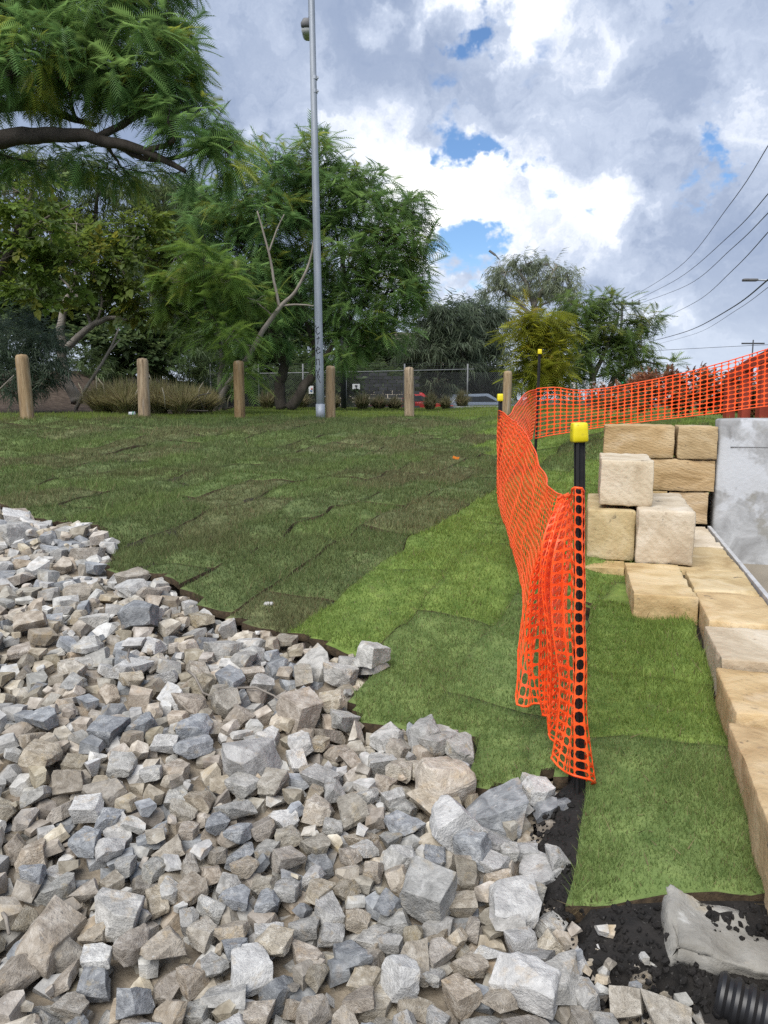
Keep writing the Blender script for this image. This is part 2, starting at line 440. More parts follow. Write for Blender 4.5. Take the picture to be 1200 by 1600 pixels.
for a0, a1, kind in ((2.075, 2.985, 'cool'), (2.990, 3.60, 'fresh'), (3.605, 4.6, 'fresh')):
    turf_slab(strip_map, a0, a1, -.035, .525, kind, None, .045, .035, .05)

# grass blades
def blade_mesh(name, X, Y, Z, H, Wd, colr, mat, lean=.55, parent=None):
    n = len(X); ang = G.uniform(0, 2 * np.pi, n); la = G.uniform(0, 2 * np.pi, n); lm = H * G.uniform(.1, 1, n) * lean
    dx = np.cos(ang) * Wd / 2; dy = np.sin(ang) * Wd / 2
    V = np.zeros((n, 3, 3), dtype=np.float32)
    V[:, 0] = np.stack([X - dx, Y - dy, Z - .004], -1); V[:, 1] = np.stack([X + dx, Y + dy, Z - .004], -1)
    V[:, 2] = np.stack([X + np.cos(la) * lm, Y + np.sin(la) * lm, Z + H], -1)
    me = raw_mesh(name, V.reshape(-1, 3), np.arange(3 * n).reshape(n, 3))
    at_ = me.attributes.new('Col', 'FLOAT_COLOR', 'POINT')
    c4 = np.ones((n, 3, 4), dtype=np.float32); c4[:, :, :3] = colr[:, None, :]
    at_.data.foreach_set('color', c4.ravel())
    return link(name, me, mat, parent)
def attr_leaf_mat(name, rough=.7, trans=.35, spec=.25):
    m = bpy.data.materials.new(name); m.use_nodes = True; nt = m.node_tree; nt.nodes.clear(); L = nt.links.new
    out = nt.nodes.new('ShaderNodeOutputMaterial'); b = nt.nodes.new('ShaderNodeBsdfPrincipled'); a = nt.nodes.new('ShaderNodeAttribute'); a.attribute_name = 'Col'
    b.inputs['Roughness'].default_value = rough; b.inputs['Specular IOR Level'].default_value = spec
    L(a.outputs['Color'], b.inputs['Base Color'])
    t = nt.nodes.new('ShaderNodeBsdfTranslucent'); ms = nt.nodes.new('ShaderNodeMixShader'); ms.inputs[0].default_value = trans
    hs = nt.nodes.new('ShaderNodeHueSaturation'); hs.inputs['Hue'].default_value = .48; hs.inputs['Value'].default_value = 1.5; L(a.outputs['Color'], hs.inputs['Color'])
    L(hs.outputs[0], t.inputs[0]); L(b.outputs[0], ms.inputs[1]); L(t.outputs[0], ms.inputs[2]); L(ms.outputs[0], out.inputs[0])
    return m
M['blade'] = attr_leaf_mat('grass_blade')
def straw_mix(col, n, frac, straw=(.22, .18, .095)):
    s = G.random(n) < frac; col[s] = np.array(straw) * G.uniform(.6, 1.15, (s.sum(), 1)); return col
BX, BY, BZ, BH, BW, BC = [], [], [], [], [], []
for X, Y, Z, kind in SLABS:
    ny_, nx_ = X.shape
    area = abs((X[0, -1] - X[0, 0]) * (Y[-1, 0] - Y[0, 0]) - (X[-1, 0] - X[0, 0]) * (Y[0, -1] - Y[0, 0]))
    d = max(2.0, math.hypot(X.mean(), Y.mean()))
    n = int(area * 42000 * (2.2 / d) ** 1.55)
    s = G.uniform(0, nx_ - 1.001, n); t = G.uniform(0, ny_ - 1.001, n); i = s.astype(int); j = t.astype(int); fs = s - i; ft = t - j
    def bl(A): return (A[j, i] * (1 - fs) + A[j, i + 1] * fs) * (1 - ft) + (A[j + 1, i] * (1 - fs) + A[j + 1, i + 1] * fs) * ft
    x, y, z = bl(X), bl(Y), bl(Z)
    strip = abs(ab(X.mean(), Y.mean())[1] - .22) < .05 and Y.mean() < 4.6
    k = in_poly(x, y, STRIP if strip else TURF) & ~((~in_poly(x, y, STRIP)) if strip else in_poly(x, y, STRIP))
    cl = vnoise(x, y, 3.2, 21); c2 = vnoise(x, y, 11, 22)
    k &= (c2 + G.random(n) * .9 > .33) if kind in ('fresh', 'cool') else (c2 + cl * .6 + G.random(n) * .9 > .72)
    x, y, z, cl, c2 = x[k], y[k], z[k], cl[k], c2[k]; n = len(x)
    hgt = (.018 if kind in ('fresh', 'cool') else .028) * G.uniform(.45, 1.35, n) * (.5 + 1.0 * cl) * (1 + .03 * d) * (1 + 1.3 * (G.random(n) < .05))
    wd = .0026 * (d / 2.2) ** .8 * G.uniform(.7, 1.3, n)
    lo, hi = np.array(turf_cols[kind][0]), np.array(turf_cols[kind][1])
    tt = np.clip(.05 + .45 * cl + .9 * (G.random(n) - .25), 0, 1.35)[:, None]
    col = (lo + (hi - lo) * tt) * 1.18
    br = vnoise(x, y, 1.1, 31)
    if kind in ('dark', 'dull', 'mid'):
        wb = np.clip((br - .55) * 2.0, 0, .5)[:, None]; col = col * (1 - wb) + np.array((.115, .10, .052)) * wb
    col = straw_mix(col, n, {'dark': .06, 'dull': .16, 'mid': .05, 'fresh': .045, 'cool': .07}[kind])
    BX.append(x); BY.append(y); BZ.append(z); BH.append(hgt); BW.append(wd); BC.append(col)
cat_ = np.concatenate
tag(blade_mesh('turf_grass', cat_(BX), cat_(BY), cat_(BZ), cat_(BH), cat_(BW), cat_(BC), M['blade'], lean=1.0),
    'short green blades of the laid turf on the slope', 'grass', kind='stuff')
# plateau grass behind the bollards, and the bank to the right
n = 120000
x = G.uniform(-11, 9, n); y = 11.3 + 26 * G.random(n) ** 1.7
ycr_ = np.clip(12.7 + (x + 5.9) * .47, 11.8, 16.2)
k = (y > ycr_ - .75 + .4 * vnoise(x, y, 1.5)) & ~((x < -4.2 - .12 * (y - 17)) & (y > 17.6)) & (abs(x) < .62 * y)
x, y = x[k], y[k]
n2 = 26000; x2 = G.uniform(2.2, 7.5, n2); y2 = G.uniform(7.3, 12.5, n2); k = (ab(x2, y2)[0] > 7.5) & (x2 > 2.2 + .1 * (12 - y2)) & (x2 < .62 * y2)
x = cat_([x, x2[k]]); y = cat_([y, y2[k]]); n = len(x)
near_l = sstep(-3.2, -5.2, x) * (1 - sstep(13.2, 14.2, y))
cl = vnoise(x, y, 1.6, 41)
hgt = (.035 + .05 * near_l + .03 * cl) * G.uniform(.6, 1.4, n); wd = .0095 * (y / 14) ** .7 * G.uniform(.7, 1.4, n)
lo, hi = np.array((.105, .150, .024)), np.array((.215, .275, .06))
col = (lo + (hi - lo) * np.clip(.2 + .7 * cl + .4 * (G.random(n) - .4), 0, 1.3)[:, None])
col = straw_mix(col, n, .06)
tag(blade_mesh('plateau_grass', x, y, height(x, y, True), hgt, wd, col, M['blade'], lean=.7), 'mown green grass on the level behind the bollards', 'grass', kind='stuff')
# dry brown runners and straw at slab edges
sx, sy, szz = [], [], []
for q in range(900):      # clippings lying on the near turf, and roots hanging out of the cut front edge
    X, Y, Z, kind = SLABS[R.randrange(len(SLABS))] if q < 500 else SLABS[-3]
    if Y.mean() > 6.5: continue
    i = R.randrange(X.shape[0]); j = R.randrange(X.shape[1]) if q < 560 else 0
    sx.append(np.array([X[i, j] + R.gauss(0, .03)])); sy.append(np.array([Y[i, j] + R.gauss(0, .03 if q < 560 else .006)])); szz.append(np.array([Z[i, j] + (.012 if q < 560 else R.uniform(-.03, .01))]))
for X, Y, Z, kind in SLABS:
    if Y.mean() > 9 or abs(X.mean()) > .7 * Y.mean() + .5: continue
    q = 26 if Y.mean() < 5 else 10
    pu = G.integers(0, X.shape[1], q); pv = G.choice([0, X.shape[0] - 1], q)
    sx.append(X[pv, pu] + G.normal(0, .02, q)); sy.append(Y[pv, pu] + G.normal(0, .02, q)); szz.append(Z[pv, pu] + .006)
sx, sy, szz = cat_(sx), cat_(sy), cat_(szz)
k = in_poly(sx, sy, TURF) | in_poly(sx, sy, STRIP); sx, sy, szz = sx[k], sy[k], szz[k]; n = len(sx)
col = np.array((.20, .155, .085)) * G.uniform(.4, 1.3, (n, 1))
tag(blade_mesh('dry_runners', sx, sy, szz, G.uniform(.01, .03, n), G.uniform(.003, .006, n), col, M['blade'], lean=2.6), 'dry straw coloured runners along the turf seams', 'grass', kind='stuff')
# ------------------------------------------------------------------ rubble
RR = np.random.default_rng(19)
def rock_planes(g, flat=.6, chunky=False):
    dims = np.array([1.0, g.uniform(.62, .92), g.uniform(flat - .15, flat + .15)])
    nrm, dist = [], []
    for ax in range(3):
        for s in (-1, 1):
            n = np.zeros(3); n[ax] = s; n += g.normal(0, .17, 3); n /= np.linalg.norm(n)
            nrm.append(n); dist.append(dims[ax] * g.uniform(.8, 1.0))
    for _ in range(int(g.integers(3, 7)) + (13 if chunky else 0)):
        n = g.normal(0, 1, 3); n /= np.linalg.norm(n)
        sup = np.sqrt(((dims * n) ** 2).sum())           # ellipsoid support
        nrm.append(n); dist.append(sup * (g.uniform(.93, 1.08) if chunky else g.uniform(.74, 1.08)))
    return np.array(nrm), np.array(dist)
def poly_points(n, d):
    k = len(n); tri = np.array([(i, j, l) for i in range(k) for j in range(i + 1, k) for l in range(j + 1, k)])
    A = n[tri]; det = np.linalg.det(A); ok = abs(det) > 1e-3
    P = np.linalg.solve(A[ok], d[tri][ok][..., None])[..., 0]
    P = P[(P @ n.T <= d + 1e-6).all(1)]
    keep = []
    for p in P:
        if not keep or np.min(np.linalg.norm(np.array(keep) - p, axis=1)) > .02: keep.append(p)
    return np.array(keep)
VAR = []
def make_variant(i, chunky=False, flat=None):
    while True:
        n, d = rock_planes(RR, flat if flat else RR.uniform(.45, .8), chunky)
        P = poly_points(n, d)
        if len(P) >= 10: break
    bm = bmesh.new()
    for p in P: bm.verts.new(p)
    bmesh.ops.convex_hull(bm, input=bm.verts)
    bmesh.ops.dissolve_limit(bm, angle_limit=math.radians(5), verts=bm.verts, edges=bm.edges)
    lo = bm.copy(); bmesh.ops.triangulate(lo, faces=lo.faces)
    lo.verts.index_update()
    LV = np.array([v.co[:] for v in lo.verts]); LF = np.array([[v.index for v in f.verts] for f in lo.faces]); lo.free()
    bmesh.ops.bevel(bm, geom=bm.edges[:], offset=.028 if not chunky else .12, segments=1, affect='EDGES', clamp_overlap=True)
    bmesh.ops.triangulate(bm, faces=bm.faces)
    bmesh.ops.subdivide_edges(bm, edges=[e for e in bm.edges if e.calc_length() > .24], cuts=3, use_grid_fill=True)
    bmesh.ops.triangulate(bm, faces=bm.faces)
    for v_ in bm.verts:
        p = v_.co
        a = mnoise.noise(p * 2.0 + Vector((i * 7.1, 0, 0))) * .075 + mnoise.noise(p * 5 + Vector((0, i * 3.3, 0))) * .045 + mnoise.noise(p * 12 + Vector((0, 0, i * 3.3))) * .02
        v_.co = p + p.normalized() * a
    me = bpy.data.meshes.new('rock'); bm.to_mesh(me); bm.free()
    me.polygons.foreach_set('use_smooth', np.ones(len(me.polygons), dtype=bool)); me.set_sharp_from_angle(angle=math.radians(24))
    VAR.append(dict(n=n, d=d, LV=LV, LF=LF, me=me))
for i in range(40): make_variant(i)
for i in range(4): make_variant(40 + i, True, .75)          # rounded boulders
make_variant(44, False, .30); make_variant(45, False, .34)   # slabs
rock_defs = [  # name, colours
    ('tan', [(.22, .185, .14), (.38, .335, .27), (.57, .525, .45)]), ('blue_grey', [(.13, .135, .145), (.255, .265, .275), (.43, .435, .435)]),
    ('pale_grey', [(.29, .285, .275), (.46, .45, .43), (.63, .62, .59)]), ('brown_grey', [(.18, .155, .125), (.32, .285, .235), (.46, .42, .36)]), ('warm_grey', [(.22, .215, .20), (.38, .37, .345), (.56, .545, .51)])]
RM = {k: material('rock_' + k, c, scale=1.7, detail=6, rough=.9, bump=1.0, bump_scale=7, rnd=.22, hue=.010, pos=(.3, .72), rdist=.6,
                  spots=[((.42, .33, .21), 1.1, .55, .72, .55), ((.62, .61, .58), 3.2, .62, .75, .6), ((.10, .095, .09), 7, .63, .72, .6)]) for k, c in rock_defs}
RMI = {k: material('rubble_' + k, c, scale=22, detail=6, rough=.92, bump=.5, bump_scale=120, rnd=.26, hue=.012, island=True, pos=(.3, .72),
                   spots=[((.42, .33, .21), 12, .55, .72, .5), ((.60, .59, .56), 40, .62, .75, .5)]) for k, c in rock_defs}
RK = [k for k, c in rock_defs]
def rotm(g, tilt):
    az, ta, sp = g.uniform(0, 2 * np.pi), g.normal(0, tilt), g.uniform(0, 2 * np.pi)
    return np.array(Matrix.Rotation(az, 3, 'Z') @ Matrix.Rotation(ta, 3, 'X') @ Matrix.Rotation(sp, 3, 'Z'))
RES = .016
HX0, HX1, HY0, HY1 = -5.4, 1.45, .9, 6.9
hx = np.arange(HX0, HX1, RES); hy = np.arange(HY0, HY1, RES)
HXX, HYY = np.meshgrid(hx, hy)
BASE = height(HXX, HYY, False)
turf_mask = in_poly(HXX, HYY, TURF) | in_poly(HXX, HYY, STRIP)
BASE = BASE - .105 + .05 * (vnoise(HXX, HYY, 2.2, 77) - .5)
H = np.where(turf_mask, height(HXX, HYY, False) + .03, BASE).copy()
IDM = -np.ones(H.shape, dtype=np.int32)
rub_px = [(893, 1226), (836, 1262), (818, 1330), (840, 1400), (884, 1450), (852, 1500), (930, 1550), (1085, 1578), (1105, 1660), (-900, 1660)]
RUB = EDGE + [(p.x, p.y) for p in (ghit(*q) for q in rub_px)] + [(-6.5, 1.0), (-6.5, 8)]
# the soil lies lower under the rubble
co = np.zeros(len(GND.vertices) * 3, dtype=np.float32); GND.vertices.foreach_get('co', co); co = co.reshape(-1, 3)
k = in_poly(co[:, 0], co[:, 1], RUB) & (co[:, 1] < 7); co[k, 2] -= .14; GND.vertices.foreach_set('co', co.ravel()); GND.update()
ROCKS = []
def foot(n, d, s, Rm, cx, cy):
    nr = n @ Rm.T; ds = d * s; r = s * 1.15
    i0 = max(0, int((cx - r - HX0) / RES)); i1 = min(len(hx), int((cx + r - HX0) / RES) + 1)
    j0 = max(0, int((cy - r - HY0) / RES)); j1 = min(len(hy), int((cy + r - HY0) / RES) + 1)
    if i1 - i0 < 2 or j1 - j0 < 2: return None
    X = hx[i0:i1][None, :] - cx; Y = hy[j0:j1][:, None] - cy
    top = np.full((j1 - j0, i1 - i0), 9.0); bot = np.full(top.shape, -9.0)
    for (a, b, c), q in zip(nr, ds):
        if c > 1e-3: top = np.minimum(top, (q - a * X - b * Y) / c)
        elif c < -1e-3: bot = np.maximum(bot, (q - a * X - b * Y) / c)
    ok = (top > bot) & (top < 5) & (bot > -5)
    if ok.sum() < 3: return None
    return (slice(j0, j1), slice(i0, i1)), top, bot, ok
def drop(vi, s, cx, cy, mat, tilt=.22, q=.86, tries=None, named=None, sink=0.0, Rm=None):
    v_ = VAR[vi]; best = None
    for t in range(tries or 1):
        x, y = (cx, cy) if t == 0 else (cx + RR.normal(0, s * 1.2), cy + RR.normal(0, s * 1.2))
        rm = rotm(RR, tilt) if Rm is None else Rm
        f = foot(v_['n'], v_['d'], s, rm, x, y)
        if f is None: continue
        sl, top, bot, ok = f
        if named is None and turf_mask[sl][ok].mean() > .22: continue
        z0 = np.quantile((H[sl] - bot)[ok], q) - sink * s
        sc = (z0 + top[ok].max()) - BASE[sl][ok].mean()
        if named is None and sc > .125 + .95 * s: continue
        if best is None or sc < best[0]: best = (sc, x, y, z0, rm, sl, top, ok)
    if best is None: return None
    sc, x, y, z0, rm, sl, top, ok = best
    hh = z0 + top; up = ok & (hh > H[sl])
    H[sl][up] = hh[up]; IDM[sl][up] = len(ROCKS)
    ROCKS.append(dict(v=vi, s=s, p=(x, y, z0), R=rm, m=mat, named=named))
    return ROCKS[-1]
def scatter(count, smin, smax, power, tries, tilt, mats, q=.86, zone=None):
    k = 0
    while k < count:
        # keep to what the picture can show: a wedge in front of the camera
        y = 1.15 + 5.5 * RR.random() ** 1.25; x = RR.uniform(-.60 * y - 1.15, .52 * y + .2)
        if not bool(in_poly(np.array([x]), np.array([y]), RUB)[0]): k += .12; continue
        if zone is not None and not zone(x, y): k += .2; continue
        s = smin + (smax - smin) * RR.random() ** power
        drop(int(RR.integers(0, 40)), s, x, y, mats[int(RR.integers(0, len(mats)))], tilt, q, tries); k += 1
mix_all = ['tan', 'tan', 'tan', 'blue_grey', 'pale_grey', 'brown_grey', 'brown_grey', 'warm_grey', 'warm_grey']
scatter(1700, .018, .042, 1.2, 2, .6, mix_all)
scatter(2900, .029, .050, 1.1, 3, .5, mix_all)
# larger stones along the turf edge
def along(pts, step, jit, smin, smax, off):
    for (x0, y0), (x1, y1) in zip(pts[:-1], pts[1:]):
        L_ = math.hypot(x1 - x0, y1 - y0); k = max(1, int(L_ / step))
        nx_, ny_ = (y1 - y0) / L_, -(x1 - x0) / L_
        for i in range(k):
            t = (i + RR.uniform(.2, .8)) / k; o = off + RR.normal(0, jit)
            x, y = x0 + (x1 - x0) * t + nx_ * o, y0 + (y1 - y0) * t + ny_ * o
            drop(int(RR.integers(0, 40)), RR.uniform(smin, smax), x, y, mix_all[int(RR.integers(2, 9))], .2, .8, 3)
along(EDGE[1:13], .18, .03, .07, .105, .11); along(EDGE[2:13], .26, .09, .055, .09, .32); along(EDGE[12:20], .16, .03, .05, .075, .08)
scatter(2900, .036, .070, 1.5, 4, .42, mix_all)
scatter(220, .058, .090, 1.6, 4, .3, ['pale_grey', 'warm_grey', 'blue_grey', 'tan', 'brown_grey'])
# stones one can single out: pixel centre, pixel width, variant, colour, label
named = [
    (690, 1224, 92, 40, 'tan', 'large rounded tan boulder beside the turf corner'), (663, 1154, 56, 41, 'warm_grey', 'blocky grey brown stone at the turf edge above the rounded boulder'),
    (718, 1174, 60, 44, 'warm_grey', 'flat squarish slab stone leaning between the rounded boulder and the turf'), (766, 1272, 80, 7, 'blue_grey', 'broad blue grey stone against the turf, right of the rounded boulder'),
    (702, 1292, 84, 12, 'pale_grey', 'long pale stone just below the rounded boulder'), (736, 1332, 64, 3, 'blue_grey', 'dark blue grey stone below the broad stone at the turf'),
    (772, 1345, 62, 9, 'pale_grey', 'pale knobbly stone left of the black soil strip'), (814, 1318, 62, 21, 'pale_grey', 'pale upright stone standing beside the black soil strip'),
    (867, 1340, 42, 14, 'pale_grey', 'small whitish stone lying alone on the black soil strip'), (842, 1238, 52, 6, 'pale_grey', 'pale stone tucked under the curled turf near the post'),
    (880, 1248, 34, 42, 'blue_grey', 'small dark round stone at the foot of the near post'), (800, 1416, 92, 16, 'pale_grey', 'wide pale stone with an orange stain left of the black soil'),
    (846, 1488, 70, 23, 'warm_grey', 'large warm grey stone at the corner of the black soil'), (908, 1556, 62, 43, 'pale_grey', 'round whitish stone near the bottom edge beside the fine gravel'),
    (580, 1040, 60, 11, 'warm_grey', 'large grey stone at the point where turf meets rubble'), (468, 1112, 66, 5, 'tan', 'tan angular stone left of the turf corner'),
    (535, 1122, 50, 18, 'warm_grey', 'grey brown stone touching the turf corner'), (395, 1188, 90, 27, 'pale_grey', 'big pale stone lying in the middle of the rubble'),
    (188, 1424, 96, 31, 'warm_grey', 'long slab-like grey stone in the lower left rubble'), (545, 1490, 66, 2, 'blue_grey', 'tall blue grey stone near the bottom centre'),
    (352, 1540, 74, 45, 'warm_grey', 'flat rectangular block stone at the bottom left of centre'), (78, 1462, 104, 33, 'tan', 'large rough tan stone near the lower left corner'),
    (665, 1400, 90, 36, 'warm_grey', 'wide grey stone in the lower middle of the rubble'), (825, 1545, 110, 29, 'pale_grey', 'broad pale stone at the bottom right of the rubble'),
    (1050, 1606, 62, 38, 'tan', 'tan stone at the bottom edge in the fine gravel'), (630, 1530, 76, 8, 'pale_grey', 'pale angular stone at the bottom, right of the tall blue grey one'),
    (30, 806, 50, 17, 'pale_grey', 'pale flat stone at the left edge against the turf'), (22, 836, 54, 37, 'warm_grey', 'squared grey stone at the far left below the flat pale one'),
    (140, 890, 56, 24, 'pale_grey', 'pale stone at the inner bend of the turf edge'), (218, 965, 66, 13, 'blue_grey', 'large blue grey stone below the turf bend')]
for px, py, w, vi, mt, lab in named:
    p = ghit(px, py + w * .22); s = w / 1200 * (p - EYE).length * .5 * (.92 if py < 1300 else .80)
    drop(vi, s, p.x, p.y, mt, .10, .42, 1, named=lab, sink=.10)
# small chips fill what gaps are left
scatter(1500, .012, .026, 1.0, 2, .6, mix_all, q=.95)
# fine gravel spread where the rubble meets the black soil
GRAV = [(p.x, p.y) for p in (ghit(*q) for q in [(868, 1500), (940, 1440), (1090, 1560), (1130, 1660), (960, 1660), (930, 1560)])]
for _ in range(420):
    p = GRAV[int(RR.integers(0, 6))]; q_ = GRAV[int(RR.integers(0, 6))]; t = RR.random()
    drop(int(RR.integers(0, 40)), RR.uniform(.006, .02), p[0] * t + q_[0] * (1 - t) + RR.normal(0, .03), p[1] * t + q_[1] * (1 - t) + RR.normal(0, .03), mix_all[int(RR.integers(0, 9))], .6, .95, 1)
BS = [(p.x, p.y) for p in (ghit(*q) for q in [(880, 1270), (850, 1360), (880, 1430), (1000, 1480)])]
for _ in range(420):
    p = BS[int(RR.integers(0, 4))]
    drop(int(RR.integers(0, 40)), RR.uniform(.003, .009), p[0] + RR.normal(0, .07), p[1] + RR.normal(0, .06), 'pale_grey' if RR.random() < .3 else 'brown_grey', .6, .95, 1)
# which stones show largest
ids, cnt = np.unique(IDM[IDM >= 0], return_counts=True)
vis = np.zeros(len(ROCKS)); vis[ids] = cnt
score = np.zeros(len(ROCKS))
for i, r in enumerate(ROCKS):
    x, y, z = r['p']; d = max(1.2, math.hypot(x, y)); px = 600 + 1200 * x / y
    score[i] = vis[i] / d ** 2 * (1.0 if -40 < px < 1240 and y > 1.4 else .02)
    if r['named']: score[i] = 1e9
order = np.argsort(-score); single = set(int(i) for i in order[:300])
look = {'tan': 'tan', 'blue_grey': 'blue grey', 'pale_grey': 'pale grey', 'brown_grey': 'brownish grey', 'warm_grey': 'warm grey'}
short = ['the rounded tan boulder', 'the blocky turf-edge stone', 'the flat leaning slab', 'the broad turf-side stone', 'the long pale stone', 'the dark blue-grey stone', 'the pale knobbly stone', 'the pale upright stone', 'the lone whitish stone', 'the stone under turf',
         'the dark round stone', 'the orange-stained stone', 'the black-soil corner stone', 'the round whitish stone', 'the turf-point stone', 'the tan angular stone', 'the turf-corner stone', 'the big pale stone', 'the long slab stone', 'the tall blue-grey stone', 'the flat block stone', 'the rough tan stone', 'the wide grey stone', 'the broad pale stone', 'the tan gravel stone', 'the pale angular stone', 'the flat pale stone', 'the squared left stone', 'the turf-bend stone', 'the large blue-grey stone']
def scr(p): c, s = math.cos(PITCH), math.sin(PITCH); z = p[2] - EYE.z; f = p[1] * c - z * s; return 600 + 1200 * p[0] / f, 800 - 1200 * (p[1] * s + z * c) / f
marks = []
for r in ROCKS:
    if r['named']: marks.append((scr(r['p']), short[[q[5] for q in named].index(r['named'])]))
def where(p, level):
    x, y = scr(p); ds = sorted((math.hypot(x - mx, y - my), (mx, my), nm) for (mx, my), nm in marks)[0]
    (mx, my), nm = ds[1], ds[2]; a_ = math.degrees(math.atan2(my - y, x - mx)) % 360
    d8 = ['right of', 'above right of', 'above', 'above left of', 'left of', 'below left of', 'below', 'below right of'][int(((a_ + 22.5) % 360) // 45)]
    return ds[0], d8 + ' ' + nm
groups_ = {}
for i in sorted(single):
    r = ROCKS[i]
    o = bpy.data.objects.new('stone', VAR[r['v']]['me']); COL.objects.link(o)
    if not o.data.materials: o.data.materials.append(RM['tan'])
    o.material_slots[0].link = 'OBJECT'; o.material_slots[0].material = RM[r['m']]
    o.matrix_world = Matrix.Translation(r['p']) @ Matrix(r['R'].tolist()).to_4x4() @ Matrix.Scale(r['s'], 4)
    if r['named']: tag(o, r['named'], 'stone', 'stones of the rubble bed'); continue
    dist_, w_ = where(r['p'], 0); sz = 'large' if r['s'] > .072 else ('mid-sized' if r['s'] > .058 else 'small'); d_ = VAR[r['v']]['d']; fl_ = min(d_[4] + d_[5], d_[2] + d_[3]) / (d_[0] + d_[1])
    sh = 'flat' if fl_ < .52 else ('blocky' if fl_ > .68 else 'angular')
    groups_.setdefault('%s %s %s stone %s' % (sz, sh, look[r['m']], w_), []).append((dist_, i, o))
for lb, lst in groups_.items():
    lst.sort(key=lambda q: q[0])
    for k, (_, _, o) in enumerate(lst):
        tag(o, lb if len(lst) == 1 else lb + ', ' + ('nearest one', 'second nearest', 'third nearest', 'fourth nearest', 'fifth nearest', 'sixth nearest', 'seventh nearest')[min(k, 6)], 'stone', 'stones of the rubble bed')
V, Fc, mi, b0 = [], [], [], 0
for i, r in enumerate(ROCKS):
    if i in single or vis[i] < 1: continue
    v_ = VAR[r['v']]; P = (v_['LV'] * r['s']) @ r['R'].T + np.array(r['p'])
    V.append(P); Fc.append(v_['LF'] + b0); mi.append(np.full(len(v_['LF']), RK.index(r['m']))); b0 += len(P)
rub = link('rubble', raw_mesh('rubble', np.concatenate(V), np.concatenate(Fc), np.concatenate(mi)), [RMI[k] for k in RK])
tag(rub, 'smaller grey and tan stones filling the rubble bed', 'rubble', kind='stuff')
# bed under the rubble
GZb = H * 0 + BASE
st_ = 6
bx_, by_ = HXX[::st_, ::st_], HYY[::st_, ::st_]; bz_ = BASE[::st_, ::st_] + .02
ii = np.arange(bx_.size).reshape(bx_.shape); q = np.stack([ii[:-1, :-1], ii[:-1, 1:], ii[1:, 1:], ii[1:, :-1]], -1).reshape(-1, 4)
cx = bx_.ravel()[q].mean(1); cy = by_.ravel()[q].mean(1); q = q[in_poly(cx, cy, RUB)]
bed = link('gravel_bed', raw_mesh('gravel_bed', np.stack([bx_, by_, bz_ + .05], -1).reshape(-1, 3), q, None, True), M['gravel']); tag(bed, kind='structure')
# ------------------------------------------------------------------ sandstone blocks, concrete, basin
def sand_mat(name, cols, band=False):
    return material(name, cols, scale=3.2, detail=7, rough=.92, bump=.7, bump_scale=34, rnd=.07, hue=.008, stretch=(1, 1, 2.6) if band else (1, 1, 1), rdist=.8,
                    spots=[((.62, .54, .42), 2.2, .56, .75, .55), ((.33, .20, .085), 1.6, .58, .76, .5), ((.20, .15, .10), 24, .60, .72, .45), ((.05, .045, .045), 7, .645, .72, .75), ((.02, .02, .022), 34, .70, .74, .8)])
def add_saw(m, sc, st):
    nt = m.node_tree; b = next(n for n in nt.nodes if n.type == 'BUMP'); mp = next(n for n in nt.nodes if n.type == 'MAPPING')
    w = nt.nodes.new('ShaderNodeTexWave'); w.bands_direction = 'DIAGONAL'; w.inputs['Scale'].default_value = sc; w.inputs['Distortion'].default_value = 6; w.inputs['Detail'].default_value = 3; w.inputs['Detail Scale'].default_value = 1.5
    nt.links.new(mp.outputs[0], w.inputs['Vector']); b2 = nt.nodes.new('ShaderNodeBump'); b2.inputs['Strength'].default_value = st; b2.inputs['Distance'].default_value = .006
    nt.links.new(w.outputs['Fac'], b2.inputs['Height']); nt.links.new(b2.outputs[0], b.inputs['Normal'])
M['sand_yellow'] = sand_mat('sandstone_yellow', [(.31, .21, .095), (.47, .355, .185), (.59, .48, .30)])
M['sand_pale'] = sand_mat('sandstone_pale', [(.38, .31, .21), (.52, .45, .33), (.62, .56, .45)])
M['sand_brown'] = sand_mat('sandstone_brown', [(.29, .20, .095), (.43, .315, .17), (.51, .40, .245)], True)
for k_ in ('sand_yellow', 'sand_pale', 'sand_brown'): add_saw(M[k_], 9.0, .2)
M['concrete'] = material('concrete', [(.20, .20, .20), (.33, .335, .34), (.47, .48, .49)], scale=4.6, detail=7, rough=.85, bump=.4, bump_scale=26, rdist=.8,
                         spots=[((.24, .23, .20), 3.2, .52, .62, .75), ((.52, .54, .57), 2.3, .54, .62, .75), ((.07, .065, .06), 14, .69, .76, .8)])
M['wet'] = material('basin_floor', [(.16, .13, .09), (.27, .23, .17)], scale=2, rough=.35, spec=.5)
